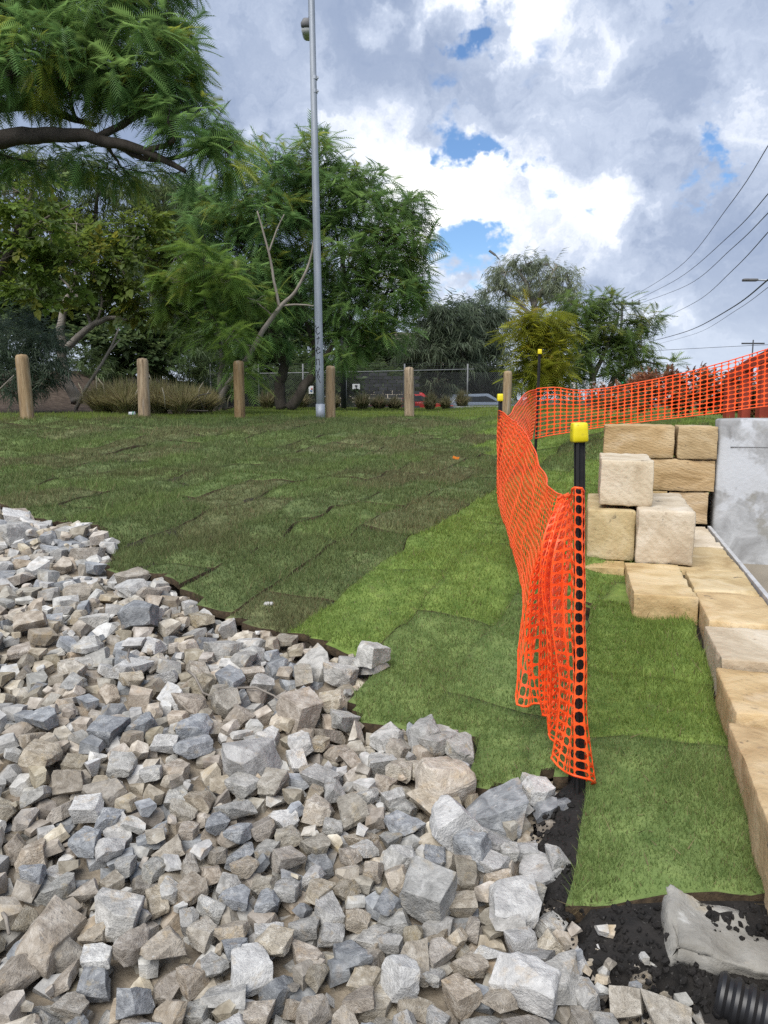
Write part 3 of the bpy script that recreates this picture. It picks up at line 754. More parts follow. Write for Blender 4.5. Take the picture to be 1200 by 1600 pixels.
def rbox(dim, seed, cell=.05, r=.022, amp=.007, saw=0.0):
    dim = Vector(dim); h = dim / 2; V = []; F = []; ids = {}
    def vid(p):
        k = (round(p[0], 4), round(p[1], 4), round(p[2], 4))
        if k not in ids: ids[k] = len(V); V.append(Vector(p))
        return ids[k]
    for ax in range(3):
        u, w = (ax + 1) % 3, (ax + 2) % 3
        nu = max(3, min(30, int(dim[u] / cell))); nw = max(3, min(30, int(dim[w] / cell)))
        # rows close to the edges keep the rounding small
        def axis(n_, k_): return [-1, -1 + k_] + [q for q in (-1 + 2 * i / n_ for i in range(1, n_)) if abs(q) < 1 - k_ * 1.3] + [1 - k_, 1]
        fu = axis(nu, .7 * r / h[u]); fw = axis(nw, .7 * r / h[w])
        for s in (-1, 1):
            g = []
            for a_ in fu:
                row_ = []
                for b_ in fw:
                    p = [0, 0, 0]; p[ax] = s * h[ax]; p[u] = a_ * h[u]; p[w] = b_ * h[w]; row_.append(vid(p))
                g.append(row_)
            for i in range(len(fu) - 1):
                for j in range(len(fw) - 1):
                    q = (g[i][j], g[i + 1][j], g[i + 1][j + 1], g[i][j + 1])
                    F.append(q if s > 0 else q[::-1])
    out = []
    for p in V:
        c = Vector([max(-h[k] + r, min(h[k] - r, p[k])) for k in range(3)]); d = p - c
        if d.length > 1e-9: p2 = c + d.normalized() * r
        else: p2 = p
        nrm = d.normalized() if d.length > 1e-9 else Vector((0, 0, 1))
        o = Vector((seed * 3.1, seed * 1.7, seed * .9))
        a_ = mnoise.noise(p * 3 + o) * amp * 1.6 + mnoise.noise(p * 11 + o) * amp * .8 + mnoise.noise(p * 30 + o) * amp * .35
        if saw: a_ += saw * math.sin((p.x * 60 + p.z * 46 + p.y * 14) + 2 * mnoise.noise(p * 4))
        cl_ = sum(1 for k in range(3) if abs(p[k]) > h[k] - r * 1.01)
        if cl_ >= 2: a_ -= max(0.0, mnoise.noise(p * 9 + o) - .05) * amp * 3.5 + max(0.0, mnoise.noise(p * 26 + o)) * amp * .9
        out.append(p2 + nrm * a_)
    return out, F
WALL_RZ = -TH
def block(a0, a1, b0, b1, z0, z1, mt, label, name='sandstone_block', cat='stone block', rz=0.0, group='sawn sandstone blocks', saw=.0010, amp=.0055, r=.009, tilt=0.0):
    block.n += 1
    V, F = rbox((b1 - b0, a1 - a0, z1 - z0), block.n, .035, r, amp, saw)
    me = raw_mesh(name, V, F, None, True); me.set_sharp_from_angle(angle=math.radians(50))
    o = link(name, me, mt); x, y = xy((a0 + a1) / 2, (b0 + b1) / 2)
    o.location = (x, y, (z0 + z1) / 2); o.rotation_euler = (tilt, R.uniform(-.008, .008), WALL_RZ + rz)
    return tag(o, label, cat, group)
block.n = 0
B_ = block
# low course that runs towards the camera
B_(1.75, 2.955, .492, .93, -.05, .365, M['sand_yellow'], 'long yellow sandstone block nearest the camera at the right edge')
B_(2.965, 3.465, .515, .92, -.05, .405, M['sand_yellow'], 'soot-stained yellow sandstone block behind the nearest one')
B_(3.475, 3.985, .53, .91, -.02, .445, M['sand_pale'], 'whitish sandstone block in the low course', rz=.015)
B_(3.995, 4.60, .545, .893, .0, .468, M['sand_yellow'], 'flat sandstone block in the low course beyond the whitish one')
B_(4.61, 5.19, .545, .893, .0, .473, M['sand_yellow'], 'flat sandstone block in the low course in front of the stepped blocks')
B_(5.20, 6.03, .487, .893, .0, .472, M['sand_yellow'], 'flat sandstone block in the low course beside the pale cube-ended block')
B_(6.04, 7.06, .487, .895, .0, .474, M['sand_pale'], 'farthest flat block of the low course at the foot of the back wall')
B_(4.33, 5.235, .185, .522, .08, .492, M['sand_yellow'], 'low sandstone block half sunk in the turf, lowest of the steps', rz=.03, tilt=-.01)
B_(5.13, 6.30, -.17, .178, .05, .466, M['sand_yellow'], 'mostly buried footing block under the left step')
# stepped blocks
B_(5.34, 6.30, -.085, .232, .468, .815, M['sand_yellow'], 'orange sandstone block at the left of the middle step', rz=.02, r=.016)
B_(5.24, 6.32, .243, .600, .478, .835, M['sand_pale'], 'big pale square-ended sandstone block of the middle step', r=.014, saw=.002)
B_(5.42, 6.15, -.005, .338, .84, 1.145, M['sand_pale'], 'pale sawn sandstone block on top of the middle step', rz=.015, saw=.002)
# back wall
zr = (.482, .765, 1.046, 1.330)
B_(7.08, 7.46, .25, .565, zr[0], zr[1] - .004, M['sand_brown'], 'brown sandstone block at the left of the bottom row of the back wall')
B_(7.08, 7.46, .58, .905, zr[0], zr[1] - .004, M['sand_brown'], 'small brown sandstone block, bottom right of the back wall')
B_(7.07, 7.46, .12, .945, zr[1], zr[2] - .004, M['sand_brown'], 'long brown sandstone block, middle row of the back wall')
B_(7.06, 7.46, .015, .603, zr[2], zr[3], M['sand_brown'], 'long brown sandstone block, top left of the back wall')
B_(7.06, 7.46, .627, .948, zr[2], zr[3] - .002, M['sand_brown'], 'square brown sandstone block, top right of the back wall beside the concrete')
# concrete head wall: rounded arris, board joint
V, F = rbox((5.2, .32, 2.0), 77, .12, .03, .005); me = raw_mesh('concrete_wall', V, F, None, True); me.set_sharp_from_angle(angle=math.radians(50))
cw = link('concrete_wall', me, M['concrete']); x, y = xy(7.27, .955 + 2.6); cw.location = (x, y, .395); cw.rotation_euler = (0, 0, WALL_RZ)
mb = MB(); x, y = xy(7.118, .955 + 2.6); mb.box((x, y, 1.155), (5.0, .026, .005), Matrix.Rotation(WALL_RZ, 3, 'Z')); jo = mb.build('form_line', material('form_line_grey', [(.12, .12, .12), (.2, .2, .2)], scale=20)); jo.parent = cw; jo.matrix_parent_inverse = (Matrix.Translation(cw.location) @ Matrix.Rotation(WALL_RZ, 4, 'Z')).inverted()
tag(cw, 'patchy pale grey concrete head wall right of the sandstone', 'wall')
rm = Matrix.Rotation(WALL_RZ, 3, 'Z')
mb = MB(); x, y = xy(5.2, 3.2); mb.box((x, y, .10), (5.2, 4.6, .1), rm); tag(mb.build('basin_floor', M['wet']), kind='structure')
mb = MB(); x, y = xy(5.35, .912); mb.box((x, y, .40), (.026, 3.3, .165), rm)
M['galv'] = material('galvanised_steel', [(.36, .38, .40), (.52, .54, .57)], scale=9, rough=.45, metal=.55, spec=.5, spots=[((.2, .2, .21), 20, .6, .7, .4)])
M['white'] = material('white_paint', [(.55, .56, .57), (.74, .75, .76)], scale=6, rough=.5)
tag(mb.build('edge_strip', material('edging_grey', [(.34, .34, .34), (.50, .50, .50)], scale=14, spots=[((.2, .19, .17), 8, .55, .7, .6)])), 'thin white edging strip along the right side of the low sandstone course', 'edging')
# cemented lump and ribbed drain pipe at lower right
V, F = rbox((.52, .22, .09), 93, .02, .016, .03)
lump = link('concrete_lump', raw_mesh('concrete_lump', V, F, None, True), material('tan_concrete', [(.17, .16, .14), (.27, .26, .235), (.36, .35, .32)], scale=6, detail=7, bump=.7, bump_scale=40, spots=[((.30, .24, .15), 5, .56, .7, .6), ((.5, .5, .48), 12, .62, .72, .5)]))
lump.location = at(1196, 1487, 1.87); lump.rotation_euler = (.22, .16, -.22)
tag(lump, 'pale smooth concrete lump under the turf edge at the lower right', 'concrete')
M['black_plastic'] = material('black_plastic', [(.010, .010, .011), (.022, .022, .024)], scale=9, rough=.42, spec=.5, spots=[((.12, .11, .10), 18, .58, .7, .35)])
prof = []
for i in range(46):
    s_ = i * .0085; prof.append((s_, .052 + (.0045 if i % 4 in (1, 2) else -.004)))
pa = ghit(1118, 1562); pa.z += .02; pdir = Vector((.75, -.42, -.10)).normalized()
mb = MB(); mb.tube([pa + pdir * s_ for s_, r_ in prof], [r_ for s_, r_ in prof], 28, False)
pb = MB(); pb.tube([pa + pdir * s_ for s_ in (.002, .2, .38)], .043, 24, False)
pipe = mb.build('drain_pipe', M['black_plastic'], None, sharp=40); tag(pipe, 'black ribbed plastic drain pipe at the lower right corner', 'pipe')
link('liner', raw_mesh('liner', pb.v, pb.f, None, True), M['black_plastic'], pipe)
# black soil clods
clod = []
for k in range(900):
    q_ = ghit(R.uniform(880, 1200), R.uniform(1415, 1600)) if k < 640 else ghit(R.uniform(830, 895), R.uniform(1240, 1440)); clod.append(q_)
bm = bmesh.new()
for q_ in clod:
    s_ = .003 + .012 * R.random() ** 3; mt_ = Matrix.Translation((q_.x, q_.y, q_.z + s_ * .1)) @ Euler((R.random() * 6, R.random() * 6, R.random() * 6)).to_matrix().to_4x4() @ Matrix.Diagonal((s_, s_ * R.uniform(.6, 1), s_ * .7, 1))
    bmesh.ops.create_icosphere(bm, subdivisions=1, radius=1.0, matrix=mt_)
for v_ in bm.verts: v_.co += Vector((R.uniform(-1, 1), R.uniform(-1, 1), R.uniform(-1, 1))) * .003
me = bpy.data.meshes.new('soil_clods'); bm.to_mesh(me); bm.free()
tag(link('soil_clods', me, M['black']), 'crumbly black soil clods under the turf edge', 'soil', kind='stuff')

# ------------------------------------------------------------------ star pickets with yellow caps
M['picket'] = material('black_picket', [(.008, .008, .009), (.022, .021, .020)], scale=14, rough=.5, spec=.4, spots=[((.07, .06, .05), 30, .6, .7, .5)])
M['cap'] = material('yellow_cap', [(.62, .50, .005), (.74, .62, .012)], scale=9, rough=.4, spec=.5, spots=[((.35, .27, .02), 16, .55, .7, .6), ((.12, .10, .04), 30, .62, .7, .6)])
def picket(base, top, label, sc=1.0):
    e_ = empty('star_picket', base); tag(e_, label, 'picket', 'star pickets carrying the orange net')
    ax = (top - base); ln = ax.length; q_ = ax.to_track_quat('Z', 'Y').to_matrix()
    mb = MB()
    for k in range(3):
        rz_ = Matrix.Rotation(math.radians(90 + 120 * k), 3, 'Z')
        c = base + q_ @ (rz_ @ Vector((.0085, 0, ln / 2 - .06)))
        mb.box(c, (.020 * sc, .0055 * sc, ln + .10), q_ @ rz_)
        c = base + q_ @ (rz_ @ Vector((.0165 * sc, 0, ln / 2 - .06)))
        mb.box(c, (.005 * sc, .010 * sc, ln + .09), q_ @ rz_)
    mb.build('post', M['picket'], e_)
    V, F = rbox((.053, .053, .064), 5, .02, .008, .0006)
    V = [Vector((p.x * (1 - .10 * (p.z / .064 + .5)), p.y * (1 - .10 * (p.z / .064 + .5)), p.z)) for p in V]
    V = [base + q_ @ (p + Vector((0, 0, ln - .028))) for p in V]
    me = raw_mesh('cap', V, F, None, True); me.set_sharp_from_angle(angle=math.radians(45)); link('cap', me, M['cap'], e_)
    return e_
P1b = ghit(904, 1236); P1 = (P1b, at(905, 662, P1b.y + .0))
picket(P1[0], P1[1], 'nearest black star picket with a yellow cap at the end of the orange net')
P2g = at(780, 800, 6.7); P2b = Vector((P2g.x, P2g.y, hz(P2g.x, P2g.y))); picket(P2b, at(781.5, 616, 6.7), 'black star picket with a yellow cap where the net bends, beside the timber post')
P3g = at(838, 660, 10.0); P3b = Vector((P3g.x, P3g.y, hz(P3g.x, P3g.y))); picket(P3b, at(843.5, 546, 10.0), 'leaning farthest star picket with a yellow cap behind the net corner')

# ------------------------------------------------------------------ orange barrier net
def net_mat():
    return material('orange_net', [(.95, .10, .012), (1.0, .19, .04)], scale=6, rough=.42, trans=.28, spec=.5)
M['net'] = net_mat()
def cr(p0, p1, p2, p3, t):
    return .5 * ((2 * p1) + (-p0 + p2) * t + (2 * p0 - 5 * p1 + 4 * p2 - p3) * t * t + (-p0 + 3 * p1 - 3 * p2 + p3) * t ** 3)
def net_panel(cols, nu, nv, wobble, parent, hole=(.90, .86), edge=True, thick=.0022):
    C = [[at(*q) for q in c] for c in cols]; k = len(C)
    seg = [0.0]
    for i in range(k - 1): seg.append(seg[-1] + max((C[i + 1][j] - C[i][j]).length for j in range(len(C[0]))))
    grid = np.zeros((nu + 1, nv + 1, 3))
    for i in range(nu + 1):
        s_ = seg[-1] * i / nu; q = 0
        while q < k - 2 and seg[q + 1] < s_: q += 1
        t = (s_ - seg[q]) / max(1e-6, seg[q + 1] - seg[q])
        pt = []
        for j in range(len(C[0])):
            a_, b_, c_, d_ = C[max(q - 1, 0)][j], C[q][j], C[q + 1][j], C[min(q + 2, k - 1)][j]
            pt.append(cr(a_, b_, c_, d_, t))
        m_ = len(pt) - 1
        for j in range(nv + 1):
            v_ = j / nv * m_; w_ = min(int(v_), m_ - 1); tv = v_ - w_
            p = cr(pt[max(w_ - 1, 0)], pt[w_], pt[w_ + 1], pt[min(w_ + 2, m_)], tv)
            n_ = mnoise.noise_vector(Vector((i * .21, j * .17, len(cols) * 3.3))) * wobble
            grid[i, j] = (p + n_)[:]
    hx_, hy_ = hole
    ring = [(math.copysign(abs(math.cos(t)) ** .72, math.cos(t)) * hx_ / 2 + .5, math.copysign(abs(math.sin(t)) ** .72, math.sin(t)) * hy_ / 2 + .5) for t in [math.pi * (.25 + .25 * q) for q in range(8)]]
    outer = [(1, 1), (.5, 1), (0, 1), (0, .5), (0, 0), (.5, 0), (1, 0), (1, .5)]
    V, F = [], []
    for i in range(nu):
        for j in range(nv):
            p00, p10, p01, p11 = grid[i, j], grid[i + 1, j], grid[i, j + 1], grid[i + 1, j + 1]
            bl_ = lambda a_, b_: (p00 * (1 - a_) + p10 * a_) * (1 - b_) + (p01 * (1 - a_) + p11 * a_) * b_
            b0 = len(V)
            V += [tuple(bl_(*q)) for q in outer] + [tuple(bl_(*q)) for q in ring]
            F += [(b0 + q, b0 + (q + 1) % 8, b0 + 8 + (q + 1) % 8, b0 + 8 + q) for q in range(8)]
    me = raw_mesh('net_panel', V, F); o = link('net_panel', me, M['net'], parent)
    bm = bmesh.new(); bm.from_mesh(me); bmesh.ops.remove_doubles(bm, verts=bm.verts, dist=.0004); bm.to_mesh(me); bm.free()
    sm = o.modifiers.new('thickness', 'SOLIDIFY'); sm.thickness = thick; sm.offset = 0
    if edge:
        for j in (0, nv):
            mb = MB(); mb.tube([tuple(grid[i, j]) for i in range(nu + 1)], .0042 if thick < .0025 else .0065, 5); mb.build('edge_cord', M['net'], parent, smooth=True)
    return o
NET = empty('barrier_net', P1b); tag(NET, 'sagging bright orange plastic mesh barrier net strung between the star pickets', 'barrier net')
# from the middle picket to the nearest one; columns of (top, ..., bottom)
Yp = P1b.y
near_cols = [
    [(779, 640, 6.72), (777, 690, 6.72), (776, 740, 6.70), (778, 792, 6.70)],
    [(797, 653, 6.1), (782, 705, 6.1), (780, 765, 6.05), (784, 812, 6.0)],
    [(817, 672, 5.3), (796, 735, 5.3), (787, 795, 5.3), (797, 850, 5.25)],
    [(834, 700, 4.5), (815, 770, 4.5), (800, 830, 4.45), (810, 890, 4.4)],
    [(846, 735, 3.9), (832, 795, 3.85), (815, 865, 3.8), (817, 945, 3.7)],
    [(858, 757, 3.45), (846, 815, 3.4), (826, 905, 3.35), (812, 1020, 3.2)],
    [(868, 768, 3.15), (858, 830, 3.1), (830, 930, 3.05), (808, 1092, 2.93)],
    [(878, 772, 3.05), (884, 800, 3.05), (846, 930, 3.02), (826, 1104, 2.88)],
    [(872, 776, 3.00), (850, 850, 2.90), (822, 960, 2.86), (834, 1098, 2.84)],
    [(884, 772, 2.95), (890, 812, 3.00), (862, 950, 2.96), (862, 1106, 2.82)],
    [(878, 776, 2.90), (846, 862, 2.80), (840, 990, 2.76), (848, 1116, 2.78)],
    [(888, 771, 2.84), (892, 840, 2.90), (878, 990, 2.86), (870, 1122, 2.74)],
    [(882, 776, 2.80), (852, 880, 2.70), (856, 1030, 2.66), (856, 1150, 2.68)],
    [(891, 771, 2.76), (890, 870, 2.80), (888, 1040, 2.76), (880, 1170, 2.66)],
    [(886, 776, 2.72), (858, 905, 2.62), (872, 1070, 2.58), (862, 1185, 2.60)],
    [(894, 770, Yp + .12), (888, 900, Yp + .14), (898, 1080, Yp + .10), (880, 1202, Yp + .04)],
    [(897, 768, Yp - .02), (893, 905, Yp - .03), (895, 1062, Yp - .04), (890, 1209, Yp - .05)],
    [(905, 767, Yp - .045), (906, 910, Yp - .05), (906, 1060, Yp - .05), (905, 1216, Yp - .06)],
    [(913, 770, Yp - .03), (915, 912, Yp - .035), (916, 1062, Yp - .035), (932, 1222, Yp - .04)],
    [(910, 775, Yp + .02), (911, 920, Yp + .03), (912, 1070, Yp + .03), (916, 1228, Yp + .02)]]
net_panel(near_cols, 104, 25, .016, NET, (.915, .87))
mid_cols = [
    [(779, 640, 6.72), (778, 680, 6.72), (777, 720, 6.70), (777, 770, 6.70)],
    [(789, 649, 7.3), (796, 672, 7.3), (803, 700, 7.3), (801, 735, 7.3)],
    [(797, 647, 7.9), (810, 664, 7.9), (822, 683, 7.9), (822, 702, 7.9)],
    [(808, 630, 8.7), (819, 652, 8.7), (826, 674, 8.7), (825, 692, 8.7)],
    [(822, 614, 9.4), (827, 640, 9.4), (830, 662, 9.4), (827, 688, 9.4)],
    [(838, 608, 9.93), (838, 632, 9.93), (836, 660, 9.93), (832, 685, 9.9)]]
net_panel(mid_cols, 42, 16, .01, NET, (.91, .87), thick=.003)
far_cols = [[(x_, t_, Y_), (x_ - .5, (t_ * 2 + b_) / 3 + 1, Y_), (x_ - 1, (t_ + b_ * 2) / 3 + 1, Y_), (x_ - 2, b_, Y_)] for x_, t_, b_, Y_ in (
    (838, 607, 685, 9.93), (868, 605, 679, 9.9), (905, 610, 673, 9.85), (945, 606, 667, 9.75), (1000, 597, 660, 9.6), (1050, 587, 654, 9.45), (1100, 575, 648, 9.3), (1150, 561, 641, 9.1), (1200, 545, 634, 8.95), (1260, 524, 627, 8.7), (1330, 500, 620, 8.5))]
net_panel(far_cols, 45, 12, .008, NET, (.925, .89), thick=.003)

# ------------------------------------------------------------------ timber bollards
M['wood'] = material('weathered_timber', [(.15, .10, .058), (.30, .215, .125), (.43, .33, .21)], scale=5, detail=8, rough=.9, bump=.6, bump_scale=20, rnd=.16, stretch=(3.5, 3.5, .35), rdist=.5,
                     spots=[((.06, .045, .03), 5, .58, .68, .7), ((.03, .022, .015), 11, .62, .68, .9), ((.40, .36, .30), 3, .55, .7, .5)])
def bollard(px, pyb, pyt, Y, wpx, label, lean=0):
    d = ray(px, pyb); p = at(px, pyb, Y); t = at(px, pyt, Y); r_ = wpx / 1200 * Y / 2
    b_ = Vector((p.x, Y, hz(p.x, Y) - .05)); h_ = t.z - b_.z
    mb = MB(); n_ = 20; pr = [(r_ * 1.03, 0), (r_ * 1.02, h_ * .3), (r_, h_ * .7), (r_ * .985, h_ - r_ * .75), (r_ * .90, h_ - r_ * .34), (r_ * .70, h_ - r_ * .12), (r_ * .35, h_ - .01), (.003, h_)]
    full = []
    for (r0, z0), (r1, z1) in zip(pr[:-1], pr[1:]):
        k_ = max(1, int((z1 - z0) / .07))
        full += [(r0 + (r1 - r0) * i / k_, z0 + (z1 - z0) * i / k_) for i in range(k_)]
    full.append(pr[-1]); mb.lathe((0, 0, 0), full, n_)
    sd = px * .013
    mb.v = [tuple(Vector(v_) + Vector((v_[0], v_[1], 0)) * (.055 * mnoise.noise(Vector((v_[0] * 6, v_[1] * 6, v_[2] * 1.1 + sd))) + .05 * mnoise.noise(Vector((v_[0] * 22, v_[1] * 22, v_[2] * .8 - sd))))) for v_ in mb.v]
    o = mb.build('timber_bollard', M['wood'], None, sharp=50); o.location = b_; o.rotation_euler = (0, lean + R.uniform(-.018, .018), 0); o.data.transform(Matrix.Rotation(R.random() * 6, 4, 'Z'))
    return tag(o, label, 'bollard', 'timber bollards along the crest')
bollard(44, 657, 553, 12.7, 20, 'leftmost thick timber bollard on the crest by the bushes', -.02)
bollard(226, 655, 559, 13.8, 17.5, 'timber bollard in front of the tall grass tussocks')
bollard(375, 655, 563, 14.4, 16.5, 'timber bollard in front of the leaning sapling')
bollard(516.5, 656, 571, 15.5, 15, 'stained timber bollard right beside the galvanised lamp post')
bollard(640, 655, 573, 15.8, 15, 'timber bollard in front of the chain-link fence and red vehicle')
bollard(790.5, 662, 579, 16.6, 13.5, 'split timber bollard behind the middle star picket')
# ------------------------------------------------------------------ lamp post, poles, wires, traffic light
def tube_obj(name, pts, rad, mt, parent=None, n=8):
    mb = MB(); mb.tube(pts, rad, n); return mb.build(name, mt, parent, smooth=True)
lx = at(501, 655, 15.2); lb = Vector((lx.x, 15.2, hz(lx.x, 15.2) - .05))
lp = empty('lamp_post', lb); tag(lp, 'tall galvanised steel lamp post with scribbled graffiti on the crest', 'lamp post')
M['pole'] = material('galvanised_pole', [(.27, .30, .34), (.38, .41, .46)], scale=3, rough=.5, metal=.25, spec=.5, stretch=(3, 3, .5), spots=[((.20, .22, .25), 9, .56, .7, .5)])
ptop = at(486.5, -25, 15.2); ax = (ptop - lb).normalized()
H_ = 9.9
tube_obj('pole', [lb + ax * (H_ * i / 10) for i in range(11)], [.083 - .0036 * i for i in range(11)], M['pole'], lp, 14)
tube_obj('base_sleeve', [lb, lb + ax * .35], .092, M['pole'], lp, 14)
for y_ in (122, 143):
    c = at(491, y_, 15.2); mb = MB(); mb.tube([c - ax * .03, c + ax * .03], .064, 12); mb.box(c + Vector((.07, -.03, 0)), (.03, .03, .03)); mb.build('clamp', M['pole'], lp)
tp = lb + ax * H_
le = at(484, 27, 17.6); la_ = [tp - ax * .1, tp + Vector((-.02, .35, .22)), tp + (le - tp) * .5 + Vector((0, 0, .28)), le + Vector((0, 0, .03)), le]
tube_obj('outreach_arm', la_, [.04, .038, .034, .03, .03], M['pole'], lp, 8)
M['lamp_head'] = material('lamp_head_grey', [(.10, .10, .105), (.16, .16, .165)], rough=.5); M['lens'] = plain('lamp_lens', (.55, .56, .55), .2)
hd = le + Vector((-.06, .10, -.16))
V, F = rbox((.25, .55, .20), 3, .05, .07, 0); V = [hd + Vector((p.x * (1 - .25 * (p.z > 0)), p.y, p.z)) for p in V]; me = raw_mesh('lamp_head', V, F, None, True); h_o = link('lamp_head', me, M['lamp_head'], lp)
V, F = rbox((.24, .46, .20), 3, .05, .095, 0); V = [hd + p + Vector((0, 0, -.10)) for p in V]; me = raw_mesh('lens', V, F, None, True); link('lens', me, M['lens'], lp)
# graffiti strokes wrapped on the pole front
M['ink'] = plain('black_marker', (.012, .012, .015), .6)
def stroke(pts):
    out = []
    for px, py in pts:
        c = at(px, py, 15.2); tt = max(0, (c.z - lb.z)); cen = lb + ax * (tt / ax.z); rr = .083 - .0036 * tt * 10 / H_ / 1.0 + .003
        dx = max(-rr * .97, min(rr * .97, c.x - cen.x)); out.append((cen.x + dx, cen.y - math.sqrt(rr * rr - dx * dx), c.z))
    return out
for s_ in ([(499, 511), (495, 513), (494, 519), (497, 523), (500, 520)], [(495, 530), (500, 528)], [(498, 526), (497, 538)], [(495, 548), (500, 545), (497, 542), (494, 548), (497, 553), (501, 550)],
           [(494, 560), (495, 570)], [(494, 563), (499, 561), (500, 571)], [(495, 578), (500, 590)], [(500, 575), (496, 588), (501, 598)], [(494, 509), (493, 511)]):
    mb = MB(); mb.tube(stroke(s_), .008, 4); mb.build('graffiti_stroke', M['ink'], lp)
# dark service pole behind the jacaranda
M['dark_pole'] = material('dark_timber_pole', [(.035, .037, .04), (.07, .072, .078)], scale=4, rough=.8, stretch=(3, 3, .4), bump=.4)
def vpole(name, px, pyb, pyt, Y, w, mt, label, cat='pole', n=10):
    p = at(px, pyb, Y); b_ = Vector((p.x, Y, hz(p.x, Y) - .1)); t_ = Vector((p.x, Y, at(px, pyt, Y).z)); r_ = w / 2400 * Y
    e_ = empty(name, b_); tag(e_, label, cat); tube_obj('pole', [b_, (b_ + t_) / 2, t_], [r_, r_ * .93, r_ * .85], mt, e_, n); return e_, b_, t_
e_, b_, t_ = vpole('service_pole', 537, 636, 385, 31, 8.5, M['dark_pole'], 'dark service pole rising into the jacaranda behind the lamp post')
mb = MB(); mb.box(t_ + Vector((0, -.05, -.3)), (.5, .1, .1)); mb.build('bracket', M['dark_pole'], e_)
e_, b_, t_ = vpole('street_light', 776, 625, 406, 62, 3.2, M['pole'], 'slim far street light standing in front of the airy gum tree', 'street light')
tube_obj('outreach_arm', [t_, t_ + Vector((-.25, -.1, .25)), t_ + Vector((-.5, -.2, .45))], .05, M['pole'], e_); mb = MB(); mb.box(t_ + Vector((-.62, -.3, .47)), (.6, .25, .12), Matrix.Rotation(.6, 3, 'Y')); mb.build('lamp_head', M['lamp_head'], e_)
e_, PPb, PPt = vpole('power_pole', 966, 620, 470, 64, 4.5, M['dark_pole'], 'timber power pole with cross arm behind the right jacaranda', 'power pole')
mb = MB(); mb.box(PPt + Vector((.3, 0, -.25)), (2.3, .12, .14)); mb.build('cross_arm', M['dark_pole'], e_)
for k in (-.7, 0.1, .8, 1.35): mb = MB(); mb.lathe((PPt.x + k, PPt.y, PPt.z - .18), [(.05, 0), (.07, .08), (.04, .16), (.06, .24), (.02, .28)], 8); mb.build('insulator', M['lamp_head'], e_)
e_, b_, t_ = vpole('power_pole', 1171, 620, 531, 110, 2.2, M['dark_pole'], 'small distant power pole behind the red timber rail', 'power pole')
mb = MB(); mb.box(t_ + Vector((0, 0, -.5)), (3.2, .15, .2)); mb.build('cross_arm', M['dark_pole'], e_)
# lamp reaching in from the right
e_, b_, t_ = vpole('street_light', 1290, 625, 448, 40, 5, M['pole'], 'street light reaching into the sky from the right edge', 'street light')
hl = at(1172, 437.5, 40); tube_obj('outreach_arm', [t_, (t_ + hl) / 2 + Vector((0, 0, .12)), hl + Vector((.3, 0, 0))], .045, M['pole'], e_)
V, F = rbox((.75, .28, .13), 3, .08, .05, 0); me = raw_mesh('lamp_head', [hl + p for p in V], F, None, True); link('lamp_head', me, M['lamp_head'], e_)
M['wire'] = plain('wire_black', (.02, .02, .022), .6)
def wire(pts, r_, label):
    P = [at(*q) for q in pts]; out = []
    for i in range(len(P) - 1):
        for k in range(8): out.append(cr(P[max(i - 1, 0)], P[i], P[i + 1], P[min(i + 2, len(P) - 1)], k / 8))
    out.append(P[-1]); mb = MB(); mb.tube(out, r_, 5); tag(mb.build('overhead_wire', M['wire']), label, 'wire', 'overhead wires')
wire([(975, 471, 64), (1060, 418, 45), (1140, 320, 28), (1200, 228, 20), (1260, 120, 16)], .013, 'topmost overhead wire climbing to the right edge')
wire([(990, 471, 64), (1060, 435, 45), (1140, 368, 28), (1200, 303, 20), (1260, 225, 16)], .013, 'second overhead wire from the top')
wire([(1000, 474, 64), (1075, 445, 45), (1145, 387, 28), (1200, 333, 20), (1260, 268, 16)], .013, 'third overhead wire from the top')
wire([(1030, 500, 64), (1090, 470, 45), (1145, 422, 28), (1200, 363, 20), (1260, 292, 16)], .013, 'fourth overhead wire from the top')
wire([(1015, 534, 64), (1075, 517, 45), (1140, 483, 28), (1200, 437, 20), (1260, 380, 16)], .020, 'thick lower overhead wire running past the street light')
wire([(1030, 537, 64), (1090, 520, 45), (1150, 485, 28), (1200, 449, 20), (1260, 400, 16)], .008, 'thin faint overhead wire under the thick one')
wire([(1000, 549, 110), (1171, 540, 110), (1300, 534, 110)], .03, 'far horizontal overhead wire at the distant power pole')
wire([(1010, 583, 110), (1100, 577, 110), (1171, 560, 110)], .02, 'lowest far overhead wire near the horizon')
# traffic light
e_, b_, t_ = vpole('traffic_light', 963.5, 622, 584, 46, 5, M['galv'], 'traffic light showing green beyond the right jacaranda', 'traffic light')
c = at(971.5, 592, 45.8); M['tl'] = plain('signal_black', (.01, .011, .012), .5)
mb = MB(); mb.box(c, (.30, .22, .62)); mb.build('housing', M['tl'], e_)
def emis(name, col, s_):
    m = bpy.data.materials.new(name); m.use_nodes = True; b = m.node_tree.nodes['Principled BSDF']; b.inputs['Base Color'].default_value = (*col, 1); b.inputs['Emission Color'].default_value = (*col, 1); b.inputs['Emission Strength'].default_value = s_; return m
for dz, mt_ in ((.2, plain('red_lens', (.10, .008, .006), .3)), (0, plain('amber_lens', (.05, .03, .006), .3)), (-.2, emis('green_lens', (.03, .75, .38), 1.6))):
    mb = MB(); mb.tube([c + Vector((0, -.11, dz)), c + Vector((0, -.135, dz))], .085, 12); mb.build('lens', mt_, e_)
    mb = MB(); mb.tube([c + Vector((0, -.11, dz + .02)), c + Vector((0, -.24, dz + .05))], .10, 10, False); mb.build('visor', M['tl'], e_)

